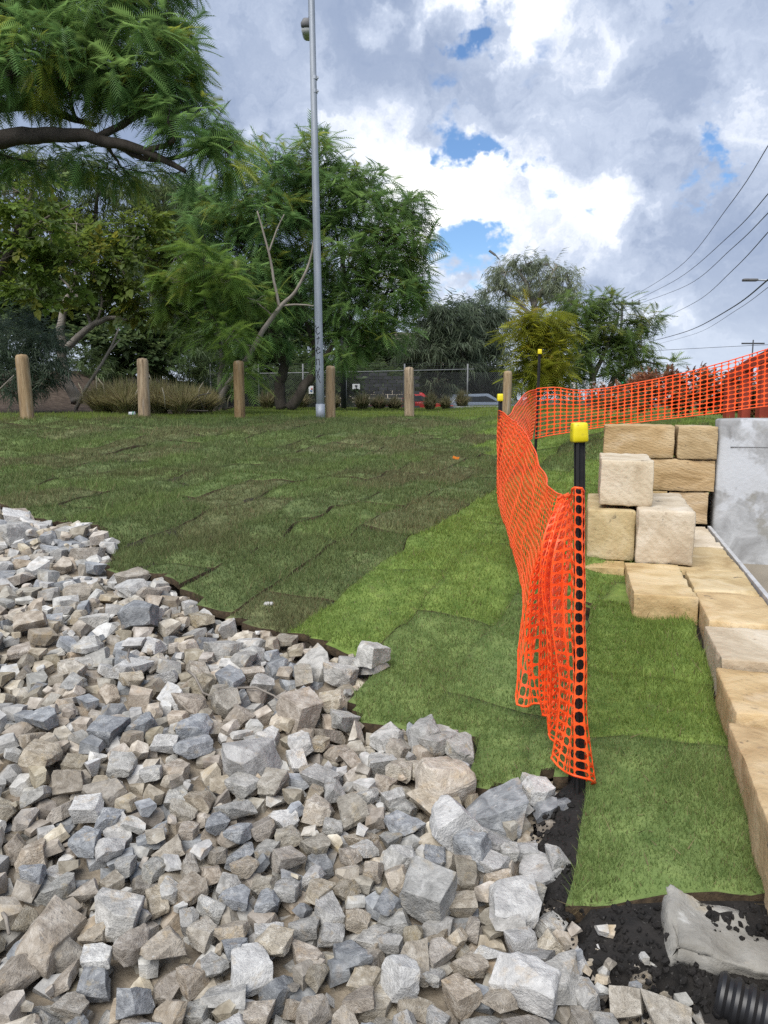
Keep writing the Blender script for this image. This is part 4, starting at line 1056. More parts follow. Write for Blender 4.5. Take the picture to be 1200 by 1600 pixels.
# ------------------------------------------------------------------ red timber rail on the right
M['red_timber'] = material('red_brown_timber', [(.20, .030, .018), (.32, .055, .03)], scale=4, rough=.8, bump=.4, stretch=(1, 1, 1))
rf = empty('rail_fence', at(1170, 620, 11.5)); tag(rf, 'low red-brown timber post and rail fence at the right edge', 'fence')
tops = [(1143, 581, 11.9), (1168, 566, 11.5), (1197, 552, 11.1), (1232, 536, 10.7)]
for px, py, Y in tops:
    t_ = at(px, py, Y); b_ = Vector((t_.x, Y, min(hz(t_.x, Y), t_.z - .6) - .05)); mb = MB(); mb.box((b_ + t_) / 2, (.13, .13, t_.z - b_.z)); mb.build('post', M['red_timber'], rf)
pr_ = [at(px, py + 5, Y - .09) for px, py, Y in [(1138, 586, 12.0)] + tops[1:]]
for a_, b_ in zip(pr_[:-1], pr_[1:]):
    d_ = b_ - a_; mb = MB(); mb.box((a_ + b_) / 2, (.05, d_.length, .15), d_.to_track_quat('Y', 'Z').to_matrix()); mb.build('rail', M['red_timber'], rf)

# ------------------------------------------------------------------ chain-link fence, sign, retaining wall, vehicles, house
FY = 33.0
def fx(px): return at(px, 630, FY).x
cf = empty('chain_link_fence', (fx(500), FY, 1.2)); tag(cf, 'grey chain-link fence with top rail and barbed wire behind the lawn', 'fence')
def fpt(px, z_): return Vector((fx(px), FY, z_))
fz0, fz1 = 1.15, 2.72
M['chain'] = material('chain_wire', [(.07, .072, .075), (.11, .113, .117)], rough=.5, metal=.4)
M['fence_grey'] = material('fence_grey', [(.15, .155, .16), (.23, .235, .245)], rough=.6)
for px in (330, 405, 474, 541, 632, 730, 815, 900): tube_obj('post', [fpt(px, fz0), fpt(px, fz1 + .34)], .032, M['fence_grey'], cf, 8)
tube_obj('top_rail', [fpt(318, fz1 - .1), fpt(541, fz1), fpt(740, fz1 + .12)], .022, M['fence_grey'], cf, 6)
for k in range(3): tube_obj('barbed_wire', [fpt(318, fz1 + .12 + k * .1), fpt(920, fz1 + .2 + k * .1)], .006, M['chain'], cf, 3)
mb = MB(); w_ = .0055
x0, x1 = fx(318), fx(900); st = .085; hgt = fz1 - fz0; k = x0 - hgt
while k < x1:
    for s_ in (0, 1):
        a_ = Vector((k, FY + .004 * s_, fz0 if s_ == 0 else fz1)); b_ = Vector((k + hgt, FY + .004 * s_, fz1 if s_ == 0 else fz0))
        if a_.x < x0: t_ = (x0 - a_.x) / hgt; a_ = a_ + (b_ - a_) * t_
        if b_.x > x1: t_ = (b_.x - x1) / hgt; b_ = b_ - (b_ - a_).normalized() * (b_.x - x1) * 1.414
        mb.add([a_ + Vector((-w_, 0, 0)), a_ + Vector((w_, 0, 0)), b_ + Vector((w_, 0, 0)), b_ + Vector((-w_, 0, 0)), a_ + Vector((-w_, .005, 0)), a_ + Vector((w_, .005, 0)), b_ + Vector((w_, .005, 0)), b_ + Vector((-w_, .005, 0))], [(0, 1, 2, 3), (7, 6, 5, 4), (0, 3, 7, 4), (1, 5, 6, 2)])
    k += st
o = mb.build('wire_mesh', M['chain'], cf); o['kind'] = 'stuff'
def signboard(px, py, w, h, label, strokes):
    c = at(px, py, FY - .05); ww, hh = w / 1200 * FY, h / 1200 * FY; e_ = empty('sign', c); tag(e_, label, 'sign')
    mb = MB(); mb.box(c, (ww, .02, hh)); mb.build('board', M['white'], e_)
    for (u0, v0, u1, v1, t_, mt_) in strokes:
        a_ = c + Vector((u0 * ww, -.014, v0 * hh)); b_ = c + Vector((u1 * ww, -.014, v1 * hh)); mb = MB(); mb.tube([a_, b_], t_, 4); mb.build('print', mt_, e_)
M['red'] = plain('sign_red', (.5, .02, .015), .5); M['blue'] = plain('sign_blue', (.06, .14, .35), .5)
signboard(556.5, 604, 11.5, 8, 'small white sign with a dark figure on the chain-link fence', [(-.12, .3, .05, -.3, .03, M['ink']), (.12, .3, -.02, -.05, .03, M['ink']), (-.3, -.42, .3, -.42, .012, M['ink'])])
signboard(486, 609, 7, 12, 'white fence sign with a red mark behind the lamp post', [(.05, .15, .3, .1, .04, M['red']), (-.2, -.1, .25, -.2, .03, M['blue'])])
# retaining wall of dark interlocking blocks
RWY = 37.0
M['crib'] = material('dark_block', [(.022, .023, .026), (.05, .052, .056)], scale=3, rough=.9, bump=.4, rnd=.3)
rw = empty('retaining_wall', at(600, 632, RWY)); tag(rw, 'dark retaining wall of stacked interlocking blocks behind the fence', 'wall')
bk = MB(); bk.box((0, 0, 0), (.40, .3, .155)); bkm = raw_mesh('wall_block', bk.v, bk.f)
bkm.materials.append(M['crib'])
xL, xR = at(548, 620, RWY).x, at(654, 620, RWY).x
for r_ in range(10):
    z_ = 1.2 + r_ * .175; x_ = xL + (r_ % 2) * .22 + max(0, r_ - 6) * .0
    while x_ < xR - max(0, (r_ - 5)) * .55 * 0:
        tz = 1.2 + 1.75 * (1 - .18 * (x_ - xL) / (xR - xL))
        if z_ < tz:
            o = bpy.data.objects.new('wall_block', bkm); COL.objects.link(o); o.parent = rw; o.matrix_parent_inverse = rw.matrix_basis.inverted(); o.location = (x_, RWY + r_ * .06 + R.uniform(-.03, .03), z_)
        x_ += .44
def car(px, Y, col, label, rz=0.0, ute=False, cat='car', z_=None):
    p = at(px, 632, Y); zb = hz(p.x, Y) if z_ is None else z_
    e_ = empty('parked_car', (p.x, Y, zb), rz); tag(e_, label, cat); rot = Matrix.Rotation(rz, 3, 'Z'); o_ = Vector((p.x, Y, zb))
    Wd = .86
    def prism(prof, half, name, mt_, taper=1.0, zt=0):
        n_ = len(prof); V = [o_ + rot @ Vector((x_, -half * (taper if z_ > zt else 1), z_)) for x_, z_ in prof] + [o_ + rot @ Vector((x_, half * (taper if z_ > zt else 1), z_)) for x_, z_ in prof]
        F = [tuple(range(n_)), tuple(range(2 * n_ - 1, n_ - 1, -1))] + [(i, i + n_, (i + 1) % n_ + n_, (i + 1) % n_) for i in range(n_)]
        mb = MB(); mb.add(V, F); o = mb.build(name, mt_, e_); bv = o.modifiers.new('bevel', 'BEVEL'); bv.width = .04; bv.segments = 2; return o
    paint = material('car_paint', [tuple(c * .9 for c in col), col], rough=.3, spec=.6)
    prism([(-2.2, .35), (-2.25, .75), (-2.1, .95), (-1.0, 1.0), (.9, .98), (2.0, .82), (2.2, .6), (2.15, .32)], Wd, 'body', paint)
    cab = [(-.6, .99), (-.45, 1.45), (.4, 1.47), (1.1, .98)] if ute else [(-1.9, .97), (-1.45, 1.42), (.25, 1.46), (1.1, .97)]
    prism(cab, Wd * .93, 'cabin', paint, .84, 1.1)
    gl = plain('car_glass', (.015, .018, .02), .1)
    cx_ = sum(q[0] for q in cab) / 4
    prism([(cx_ + (x_ - cx_) * .80, 1.03 + (z_ - .98) * .72) for x_, z_ in cab], Wd * .935, 'side_window', gl, .86, 1.1)
    tyre = plain('tyre', (.012, .012, .012), .8)
    for sx_ in (-1.35, 1.35):
        for sy in (-1, 1):
            c = o_ + rot @ Vector((sx_, sy * (Wd - .08), .33)); q_ = rot @ Vector((0, 1, 0)); mb = MB(); mb.tube([c - q_ * .1, c + q_ * .1], .33, 18); w_ = mb.build('wheel', tyre, e_)
            mb = MB(); mb.tube([c - q_ * .11, c + q_ * .11], .19, 12); mb.build('rim', M['galv'], w_)
    return e_
car(645, 39.5, (.45, .012, .012), 'red ute parked behind the fence', 0.05, True, z_=.45)
car(702, 43, (.30, .02, .02), 'dark red car behind the tussocks at the fence', .2, z_=.3)
car(748, 41, (.20, .24, .30), 'silver blue car parked at the right end of the fence', .3, z_=.42)
# cream house far behind the trees
hsY = 62.0; hp = at(640, 630, hsY); hs = empty('house', (hp.x, hsY, .9)); tag(hs, 'cream house glimpsed through the trees behind the fence', 'house')
M['cream'] = material('cream_render', [(.50, .44, .34), (.60, .54, .43)], scale=2); M['roof_t'] = material('roof_tiles', [(.16, .13, .11), (.24, .20, .17)], scale=5, stretch=(1, 6, 1))
mb = MB(); mb.box((hp.x, hsY, 3.0), (11, 7, 4.2)); mb.build('wall', M['cream'], hs)
mb = MB(); mb.add([(hp.x - 6, hsY - 4, 5.1), (hp.x + 6, hsY - 4, 5.1), (hp.x + 6, hsY + 4, 5.1), (hp.x - 6, hsY + 4, 5.1), (hp.x - 3.5, hsY, 6.8), (hp.x + 3.5, hsY, 6.8)], [(0, 1, 5, 4), (1, 2, 5), (2, 3, 4, 5), (3, 0, 4), (3, 2, 1, 0)]); mb.build('roof', M['roof_t'], hs)
for k in (-3.5, 0, 3.5):
    mb = MB(); mb.box((hp.x + k, hsY - 3.52, 3.4), (1.5, .1, 1.3)); w_ = mb.build('window', M['white'], hs); mb = MB(); mb.box((hp.x + k, hsY - 3.58, 3.4), (1.3, .06, 1.1)); mb.build('pane', plain('pane_glass', (.03, .04, .05), .1), w_)
# little things on the grass
c = ghit(206, 642); c = Vector((at(206, 642, 15.5).x, 15.5, hz(at(206, 642, 15.5).x, 15.5)))
e_ = empty('litter_cup', c); tag(e_, 'small white and green cup lying on the grass by the tussock bollard', 'litter')
mb = MB(); mb.tube([c + Vector((-.06, 0, .045)), c + Vector((.06, 0, .04))], [.04, .05], 10); mb.build('cup', M['white'], e_); mb = MB(); mb.tube([c + Vector((.02, 0, .043)), c + Vector((.045, 0, .042))], .0505, 10); mb.build('band', plain('green_band', (.02, .25, .12)), e_)
c = ghit(712, 722); mb = MB(); mb.box(c + Vector((0, 0, .05)), (.075, .02, .03), Matrix.Rotation(.35, 3, 'Y')); mb.box(c + Vector((.03, 0, .045)), (.02, .022, .034), Matrix.Rotation(.35, 3, 'Y')); tag(mb.build('marker_tag', plain('orange_tag', (.75, .22, .02))), 'small orange marker tag lying on the dark turf', 'tag')
c = ghit(420, 957); V, F = rbox((.055, .035, .025), 8, .01, .012, .001); o = link('pebble', raw_mesh('pebble', V, F, None, True), RM['pale_grey']); o.location = c + Vector((0, 0, .048)); tag(o, 'single smooth white pebble lying on the turf', 'pebble')
# kerb at the far edge of the lawn
mb = MB(); a_ = at(690, 638, 31.5); b_ = at(800, 639, 31.0); mb.box(((a_.x + b_.x) / 2, 31.2, 1.22), (b_.x - a_.x, .15, .16)); tag(mb.build('kerb', M['concrete']), kind='structure')
# ------------------------------------------------------------------ vegetation
M['leaf'] = attr_leaf_mat('leaf', .5, .45, .35)
def bark(name, cols): return material(name, cols, scale=5, detail=7, rough=.95, bump=.8, bump_scale=24, stretch=(1, 1, .5))
M['bark_dark'] = bark('bark_dark', [(.03, .025, .02), (.085, .072, .06)])
M['bark_grey'] = bark('bark_grey', [(.085, .072, .058), (.17, .15, .125)])
M['bark_pale'] = bark('bark_pale', [(.15, .13, .11), (.30, .27, .235)])
def tri_template(kind):
    """leaf sprays as triangles, unit length along +x"""
    T = []
    def tri(a, b, c): T.append((a, b, c))
    if kind in ('frond', 'frond_far'):
        n_ = 12 if kind == 'frond' else 8; w_ = .052 if kind == 'frond' else .075
        dz = lambda s: .10 * s - .42 * s * s
        tri((0, -.006, 0), (0, .006, 0), (1, 0, dz(1)))
        for i in range(n_):
            s = .10 + .88 * (i + .5) / n_; ln = .34 * math.sin(math.pi * (.14 + .80 * (1 - s) ** .8)) ** .8
            for sg in (-1, 1):
                a_ = math.radians(58 - 22 * s); tx, ty = s + ln * math.cos(a_), sg * ln * math.sin(a_)
                tri((s - w_ / 2, 0, dz(s)), (s + w_ / 2, 0, dz(s)), (tx, ty, dz(s) - .35 * ln * .5))
                if False: mx, my = s + ln * .45 * math.cos(a_), sg * ln * .45 * math.sin(a_); tri((mx - w_ * .7, my, dz(s) - .06 * ln), (mx + w_ * .9, my - sg * .01, dz(s) - .06 * ln), (tx, ty, dz(s) - .17 * ln))
    elif kind == 'leaf':
        for q in ((0, 0), (.5, .9), (.55, -.8), (1.0, .35), (1.05, -.45), (1.35, .1)):
            x, a_ = q; c_, s_ = math.cos(a_), math.sin(a_); l_, w_ = .62, .19
            tri((x, 0, 0), (x + l_ * .5 * c_ - w_ * s_, l_ * .5 * s_ + w_ * c_, .03), (x + l_ * c_, l_ * s_, -.1)); tri((x, 0, 0), (x + l_ * c_, l_ * s_, -.1), (x + l_ * .5 * c_ + w_ * s_, l_ * .5 * s_ - w_ * c_, .03))
    elif kind == 'fine':
        for i in range(9):
            x = i * .11; a_ = (.6 + .25 * math.sin(i * 2.1)) * (1 if i % 2 else -1); l_, w_ = .42, .035
            c_, s_ = math.cos(a_), math.sin(a_); tri((x - w_, 0, 0), (x + w_, w_, 0), (x + l_ * c_, l_ * s_, -.14 * (1 + (i % 3))))
    return np.array(T)
TPL = {k: tri_template(k) for k in ('frond', 'frond_far', 'leaf', 'fine')}
def place(tpl, P, Dr, S, roll):
    """instances of a triangle template: positions P, directions Dr, sizes S"""
    n_ = len(P); x = Dr / np.linalg.norm(Dr, axis=1, keepdims=True)
    up = np.zeros((n_, 3)); up[:, 2] = 1; y = np.cross(up, x); l_ = np.linalg.norm(y, axis=1, keepdims=True); y = np.where(l_ > 1e-3, y / np.maximum(l_, 1e-3), np.array([[1.0, 0, 0]]))
    z = np.cross(x, y); c_, s_ = np.cos(roll)[:, None], np.sin(roll)[:, None]; y, z = y * c_ + z * s_, z * c_ - y * s_
    T = TPL[tpl]; k = len(T); Q = T.reshape(-1, 3)
    V = P[:, None, :] + S[:, None, None] * (Q[None, :, 0:1] * x[:, None] + Q[None, :, 1:2] * y[:, None] + Q[None, :, 2:3] * z[:, None])
    return V.reshape(-1, 3), k
def leaf_object(name, parts, parent):
    """parts: list of (V, colours per instance, triangles per instance)"""
    V = np.concatenate([p[0] for p in parts]); C = np.concatenate([np.repeat(p[1], p[2] * 3, axis=0) for p in parts])
    me = raw_mesh(name, V, np.arange(len(V)).reshape(-1, 3))
    at_ = me.attributes.new('Col', 'FLOAT_COLOR', 'POINT'); c4 = np.ones((len(V), 4), dtype=np.float32); c4[:, :3] = C; at_.data.foreach_set('color', c4.ravel())
    return link(name, me, M['leaf'], parent)
def ell(px, py, rx, ry, Y, dr=None):
    c = at(px, py, Y); k = Y / 1200
    return np.array(c[:]), np.array([rx * k, dr if dr is not None else (rx + ry) / 2 * k, ry * k])
def grow(ells, dens, g, shell=.55, low=-1.0):
    """clump centres with outward directions inside a set of ellipsoids"""
    C, O = [], []
    for (c, r), n_ in zip(ells, dens):
        d = g.normal(0, 1, (n_, 3)); d /= np.linalg.norm(d, axis=1, keepdims=True); d[:, 2] = np.maximum(d[:, 2], low)
        q = (shell + (1 - shell) * g.random(n_)) [:, None] ** .8
        C.append(c + d * r * q); O.append(d * np.array([1, 1, .8]) + np.array([0, 0, .12]))
    return np.concatenate(C), np.concatenate(O)
def tree(name, label, trunks, ells, per, nf, size, cols, tpl='frond_far', bark_m='bark_grey', seed=1, cat='tree', spread=.75, droop=.15, limb_r=.03, twig_r=.012, limb_from=None, tone=.75, straw=0.0, shell=.55, group='trees along the back of the site', twigs=True, mult=None):
    if mult is None: mult = {'frond': 1.8, 'frond_far': 2.7, 'fine': 3.6, 'leaf': 2.6}[tpl]
    g = np.random.default_rng(seed)
    rpts = [[at(*q[:3]) for q in t] for t in trunks]; rads = [[q[3] for q in t] for t in trunks]
    E = [ell(*q) for q in ells]
    base = rpts[0][0] if rpts else Vector((E[0][0] - np.array([0, 0, E[0][1][2]])).tolist())
    e_ = empty(name, base); tag(e_, label, cat, group)
    dens = [max(4, int(per * mult * (r[0] * r[2]))) for c, r in E]
    C, O = grow(E, dens, g, shell)
    mb = MB(); nodes = []
    for P, rr in zip(rpts, rads):
        out, ro = [], []
        for i in range(len(P) - 1):
            for k in range(5):
                t = k / 5; out.append(cr(P[max(i - 1, 0)], P[i], P[i + 1], P[min(i + 2, len(P) - 1)], t) + mnoise.noise_vector(Vector((i + t, seed, 0)) * 2.1) * rr[i] * .5); ro.append(rr[i] + (rr[i + 1] - rr[i]) * t)
        out.append(P[-1]); ro.append(rr[-1]); mb.tube(out, ro, 8 if max(rr) > .05 else 5); nodes += list(zip(out, ro))[len(out) // 3:]
    if nodes and twigs:
        NP = np.array([p[:] for p, r in nodes]); NR = np.array([r for p, r in nodes])
        for (c, r) in E:                                     # limb to each mass of foliage
            d2 = ((NP - c) ** 2).sum(1) + (NP[:, 2] > c[2] + .2) * 4; i = int(np.argmin(d2)); a_, b_ = Vector(NP[i]), Vector(c)
            L_ = (b_ - a_).length; r0 = min(NR[i] * .8, limb_r * (1 + .12 * L_))
            pts_ = [a_ + (b_ - a_) * t + mnoise.noise_vector(a_ * 3 + Vector((t * 3, 0, 0))) * L_ * .10 * math.sin(math.pi * t) + Vector((0, 0, -.06 * L_ * math.sin(math.pi * t))) for t in (0, .2, .4, .6, .8, 1)]
            mb.tube(pts_, [r0 * (1 - .13 * k) for k in range(6)], 5); NP = np.concatenate([NP, np.array([p[:] for p in pts_[1:]])]); NR = np.concatenate([NR, np.array([r0 * (1 - .13 * k) for k in range(1, 6)])])
        for k in range(len(C)):
            d2 = ((NP - C[k]) ** 2).sum(1); i = int(np.argmin(d2)); a_, b_ = Vector(NP[i]), Vector(C[k]); m_ = (a_ + b_) / 2 + Vector(g.normal(0, .06, 3)) * (b_ - a_).length + Vector((0, 0, -.04 * (b_ - a_).length))
            mb.tube([a_, m_, b_], [twig_r * 1.3, twig_r, twig_r * .5], 3, False)
    if mb.v: mb.build('trunk', M[bark_m], e_, smooth=True)
    n_ = len(C) * nf; P = np.repeat(C, nf, axis=0) + g.normal(0, .12 * size, (n_, 3))
    D_ = np.repeat(O, nf, axis=0) * .55 + g.normal(0, spread, (n_, 3)); D_[:, 2] = D_[:, 2] * .6 - droop
    S = size * g.uniform(.6, 1.2, n_)
    V, k = place(tpl, P, D_, S, g.normal(0, .35, n_))
    lo, hi = np.array(cols[0]), np.array(cols[1])
    tc_ = np.repeat(g.random(len(C)), nf); tt = np.clip(tc_ * .7 + .45 * g.random(n_) - .05, 0, 1)[:, None]
    col = 1.15 * (lo + (hi - lo) * tt) * (1 + tone * (g.random((n_, 1)) - .5))
    if len(cols) > 2:
        yk = (np.repeat(g.random(len(C)), nf) < .14) & (g.random(n_) < .7); col[yk] = np.array(cols[2]) * g.uniform(.8, 1.2, (yk.sum(), 1))
    leaf_object('crown', [(V, col, k)], e_)
    return e_
JAC = ((.060, .135, .042), (.140, .240, .070), (.24, .29, .05))
JDK = ((.058, .130, .045), (.135, .235, .075), (.22, .27, .055))
# -- the big jacaranda whose limbs reach in from the left
tree('jacaranda_tree', 'large jacaranda reaching in from the upper left with a thick dark limb',
     [[(-330, 655, 13, .30), (-290, 480, 12.8, .27), (-200, 330, 12.6, .24), (-90, 250, 12.4, .17), (10, 218, 12.2, .13), (70, 210, 12, .11), (150, 217, 11.9, .085), (225, 236, 11.8, .06), (290, 268, 11.6, .03)],
      [(-200, 330, 12.6, .2), (-150, 200, 12.8, .16), (-20, 170, 12.8, .10), (60, 165, 12.7, .07), (110, 185, 12.6, .05), (150, 195, 12.5, .03)], [(-150, 200, 12.8, .14), (-60, 60, 13, .11), (60, 20, 13, .07), (160, -20, 13, .04)],
      [(150, 217, 11.9, .06), (200, 190, 12.2, .05), (240, 160, 12.3, .035), (262, 130, 12.4, .02)], [(225, 236, 11.8, .045), (265, 225, 11.6, .04), (272, 208, 11.5, .03), (262, 190, 11.4, .02)], [(180, 225, 11.9, .05), (235, 250, 12, .04), (300, 240, 12, .025), (335, 225, 12, .015)]],
     [(40, 45, 120, 75, 12.6, 1.2), (170, 55, 95, 80, 12.4, 1.1), (245, 105, 62, 62, 12.2, .9), (100, 98, 110, 45, 12, 1), (215, 138, 66, 34, 12, .8), (295, 185, 52, 36, 11.9, .7), (352, 232, 32, 42, 11.8, .5), (325, 250, 30, 30, 11.8, .5), (120, -60, 160, 70, 12.8, 1.3), (-90, 60, 110, 120, 12.8, 1.2), (20, 118, 70, 30, 11.8, .8), (190, 262, 62, 16, 12.6, .6), (130, 255, 46, 18, 12.6, .5), (40, 250, 60, 18, 13, .6), (-30, 240, 50, 20, 13, .6), (265, 60, 30, 50, 12.6, .6)],
     58, 11, .41, JAC, 'frond', 'bark_dark', 5, droop=.32, limb_r=.03, twig_r=.008, group='jacaranda trees', spread=.62)
tree('jacaranda_tree', 'leaning jacaranda sapling with a pale slanting trunk behind the middle bollards',
     [[(336, 640, 19, .085), (356, 600, 19, .08), (385, 560, 19, .07), (412, 515, 19, .062), (437, 481, 19, .055), (462, 455, 19, .04), (480, 420, 19, .03), (492, 370, 19, .02)], [(437, 481, 19, .04), (428, 440, 19, .035), (420, 395, 19, .03), (402, 330, 19, .018)], [(420, 395, 19, .025), (432, 360, 19, .02), (444, 335, 19, .012)], [(440, 478, 19, .03), (465, 476, 19, .025), (490, 478, 18.9, .015)],
      [(352, 640, 19.2, .075), (343, 600, 19.2, .07), (346, 560, 19.2, .05), (340, 510, 19.2, .035), (320, 480, 19.2, .02)]],
     [(318, 408, 48, 26, 19), (285, 440, 40, 26, 19.3), (345, 440, 40, 30, 19), (360, 525, 42, 22, 18.6), (305, 505, 36, 20, 19.2), (385, 570, 26, 30, 18.8), (400, 470, 30, 30, 19.4), (255, 470, 28, 22, 19.6)], 26, 9, .62, ((.060, .125, .024), (.135, .220, .045), (.19, .24, .05)), 'frond', 'bark_pale', 9, droop=.25, limb_r=.02, twig_r=.008, group='jacaranda trees')
tree('jacaranda_tree', 'tall jacaranda left of the lamp post with a dark forked trunk',
     [[(440, 640, 25, .20), (438, 600, 25, .17), (445, 570, 25, .15), (432, 530, 25, .12), (420, 480, 25, .10), (425, 400, 25, .07), (430, 320, 25, .04)], [(445, 570, 25, .12), (425, 545, 25, .10), (400, 520, 25, .07), (370, 450, 25, .04)], [(425, 440, 25, .07), (380, 390, 25, .05), (350, 340, 25, .03)]],
     [(430, 262, 40, 36, 25, 1.4), (385, 320, 62, 46, 25, 1.6), (330, 360, 50, 40, 25.5, 1.4), (440, 350, 66, 60, 25, 1.8), (390, 420, 66, 50, 24.6, 1.6), (455, 440, 50, 50, 24.8, 1.6), (420, 510, 55, 34, 24.6, 1.2), (370, 500, 40, 34, 25.5, 1.2), (320, 310, 30, 26, 25.6, .8)],
     26, 9, .56, JDK, 'frond_far', 'bark_dark', 13, droop=.2, limb_r=.05, twig_r=.014, group='jacaranda trees')
tree('jacaranda_tree', 'tall jacaranda right of the lamp post with a low spreading trunk',
     [[(452, 640, 24.6, .18), (475, 605, 24.6, .16), (492, 580, 24.6, .14), (492, 545, 24.8, .11), (505, 500, 25, .09), (540, 430, 25.4, .06), (570, 370, 25.6, .04)], [(492, 580, 24.6, .10), (520, 540, 24.8, .08), (560, 480, 25, .05), (600, 430, 25, .03)], [(492, 545, 24.8, .08), (478, 500, 24.8, .06), (470, 460, 25, .03)], [(540, 430, 25.4, .05), (520, 340, 25.6, .04), (505, 260, 25.6, .02)]],
     [(498, 245, 42, 34, 25.6, 1.2), (520, 300, 56, 40, 25.4, 1.5), (570, 330, 55, 40, 25.4, 1.5), (630, 320, 40, 26, 25.6, 1), (645, 375, 30, 40, 25.8, 1), (600, 390, 56, 44, 25.2, 1.5), (540, 400, 50, 50, 25, 1.5), (610, 455, 54, 34, 25, 1.3), (555, 480, 60, 40, 24.8, 1.4), (600, 520, 44, 30, 24.8, 1.1), (530, 545, 42, 26, 24.8, 1), (648, 440, 24, 40, 25.4, .8), (470, 310, 36, 44, 25.8, 1.1), (580, 285, 30, 18, 25.6, .8)],
     26, 9, .56, ((.062, .130, .042), (.145, .240, .072), (.23, .28, .055)), 'frond_far', 'bark_dark', 17, droop=.2, limb_r=.05, twig_r=.014, group='jacaranda trees')
tree('jacaranda_tree', 'small yellow-green jacaranda behind the leaning star picket',
     [[(826, 630, 20, .07), (832, 590, 20, .06), (838, 550, 20, .045), (852, 510, 20, .03), (872, 490, 20, .015)], [(838, 550, 20, .04), (825, 520, 20, .03), (818, 495, 20, .015)]],
     [(842, 500, 34, 18, 20), (862, 515, 26, 20, 20), (820, 525, 24, 20, 20), (845, 555, 40, 22, 19.8), (830, 585, 30, 20, 19.8), (868, 580, 26, 22, 20)], 60, 10, .50, ((.12, .15, .015), (.24, .25, .03), (.34, .30, .03)), 'frond_far', 'bark_grey', 21, droop=.2, limb_r=.02, twig_r=.008, group='jacaranda trees')
tree('jacaranda_tree', 'spreading jacaranda at the right with pale forked trunks beside the traffic light',
     [[(922, 630, 30, .16), (926, 590, 30, .13), (918, 560, 30, .10), (905, 525, 30, .06), (898, 490, 30, .03)], [(926, 590, 30, .10), (940, 560, 30, .08), (955, 525, 30, .05), (965, 495, 30, .03)], [(948, 630, 30, .14), (958, 592, 30, .11), (980, 572, 30, .08), (1005, 565, 30, .05), (1030, 570, 30, .025)], [(980, 572, 30, .06), (990, 535, 30, .05), (1010, 505, 30, .02)]],
     [(900, 478, 28, 20, 30), (935, 470, 20, 14, 30), (968, 484, 28, 18, 30), (915, 515, 34, 24, 30), (960, 515, 38, 22, 30), (1000, 530, 28, 18, 30), (935, 555, 40, 22, 30), (975, 548, 30, 18, 30), (985, 585, 22, 12, 30), (1010, 568, 22, 14, 30), (1042, 574, 11, 8, 30), (1022, 492, 16, 10, 30), (1005, 500, 14, 12, 30), (900, 560, 22, 26, 30), (890, 590, 20, 20, 30)],
     24, 9, .62, ((.060, .110, .030), (.135, .195, .055), (.21, .23, .05)), 'frond_far', 'bark_grey', 23, droop=.2, limb_r=.045, twig_r=.014, group='jacaranda trees')
# -- other trees
tree('gum_tree', 'airy grey-green gum tree rising behind the yellow-green jacaranda',
     [[(838, 620, 52, .3), (838, 520, 52, .25), (832, 470, 52, .18), (815, 430, 52, .10), (795, 412, 52, .05)], [(832, 480, 52, .15), (855, 440, 52, .11), (870, 415, 52, .06)], [(838, 500, 52, .14), (800, 465, 52, .1), (775, 445, 52, .05)]],
     [(790, 425, 24, 20, 52), (822, 412, 26, 14, 52), (858, 414, 26, 16, 52), (885, 436, 24, 22, 52), (845, 445, 34, 22, 52), (795, 455, 30, 16, 52), (765, 455, 18, 12, 52), (870, 465, 28, 16, 52)], 5.0, 8, .85, ((.12, .145, .09), (.22, .25, .16)), 'fine', 'bark_pale', 31, droop=.5, limb_r=.08, twig_r=.03, shell=.35)
tree('wattle_tree', 'dark rounded evergreen left of the gum tree behind the fence', [[(680, 636, 41, .25), (682, 590, 41, .2), (690, 530, 41, .1)]],
     [(672, 495, 34, 24, 41), (705, 500, 34, 28, 41), (665, 545, 36, 32, 41), (712, 550, 34, 34, 41), (680, 590, 40, 24, 41), (645, 560, 24, 40, 41)], 9, 9, .85, ((.045, .066, .040), (.105, .135, .080)), 'fine', 'bark_dark', 33, droop=.3, limb_r=.06, twig_r=.02, shell=.4)
tree('wattle_tree', 'dark evergreen with drooping crown beside the far street light', [[(752, 636, 43, .25), (750, 590, 43, .2), (752, 530, 43, .1)]],
     [(745, 490, 32, 26, 43), (770, 510, 26, 34, 43), (738, 530, 28, 32, 43), (768, 560, 24, 34, 43), (735, 575, 22, 24, 43), (790, 585, 16, 24, 43)], 9, 9, .85, ((.048, .070, .045), (.112, .142, .088)), 'fine', 'bark_dark', 35, droop=.35, limb_r=.06, twig_r=.02, shell=.4)
tree('gum_tree', 'dark fine-leaved tree behind the left jacaranda limb', [[(270, 560, 34, .25), (268, 450, 34, .2), (262, 370, 34, .12), (255, 310, 34, .05)], [(262, 380, 34, .1), (300, 340, 34, .06)]],
     [(262, 300, 62, 30, 34), (225, 330, 40, 34, 34), (300, 320, 46, 36, 34), (250, 390, 56, 34, 34), (310, 400, 40, 44, 34), (205, 400, 30, 40, 34)], 6.5, 9, .8, ((.040, .064, .024), (.105, .140, .052)), 'fine', 'bark_dark', 37, droop=.3, limb_r=.07, twig_r=.02, shell=.4)
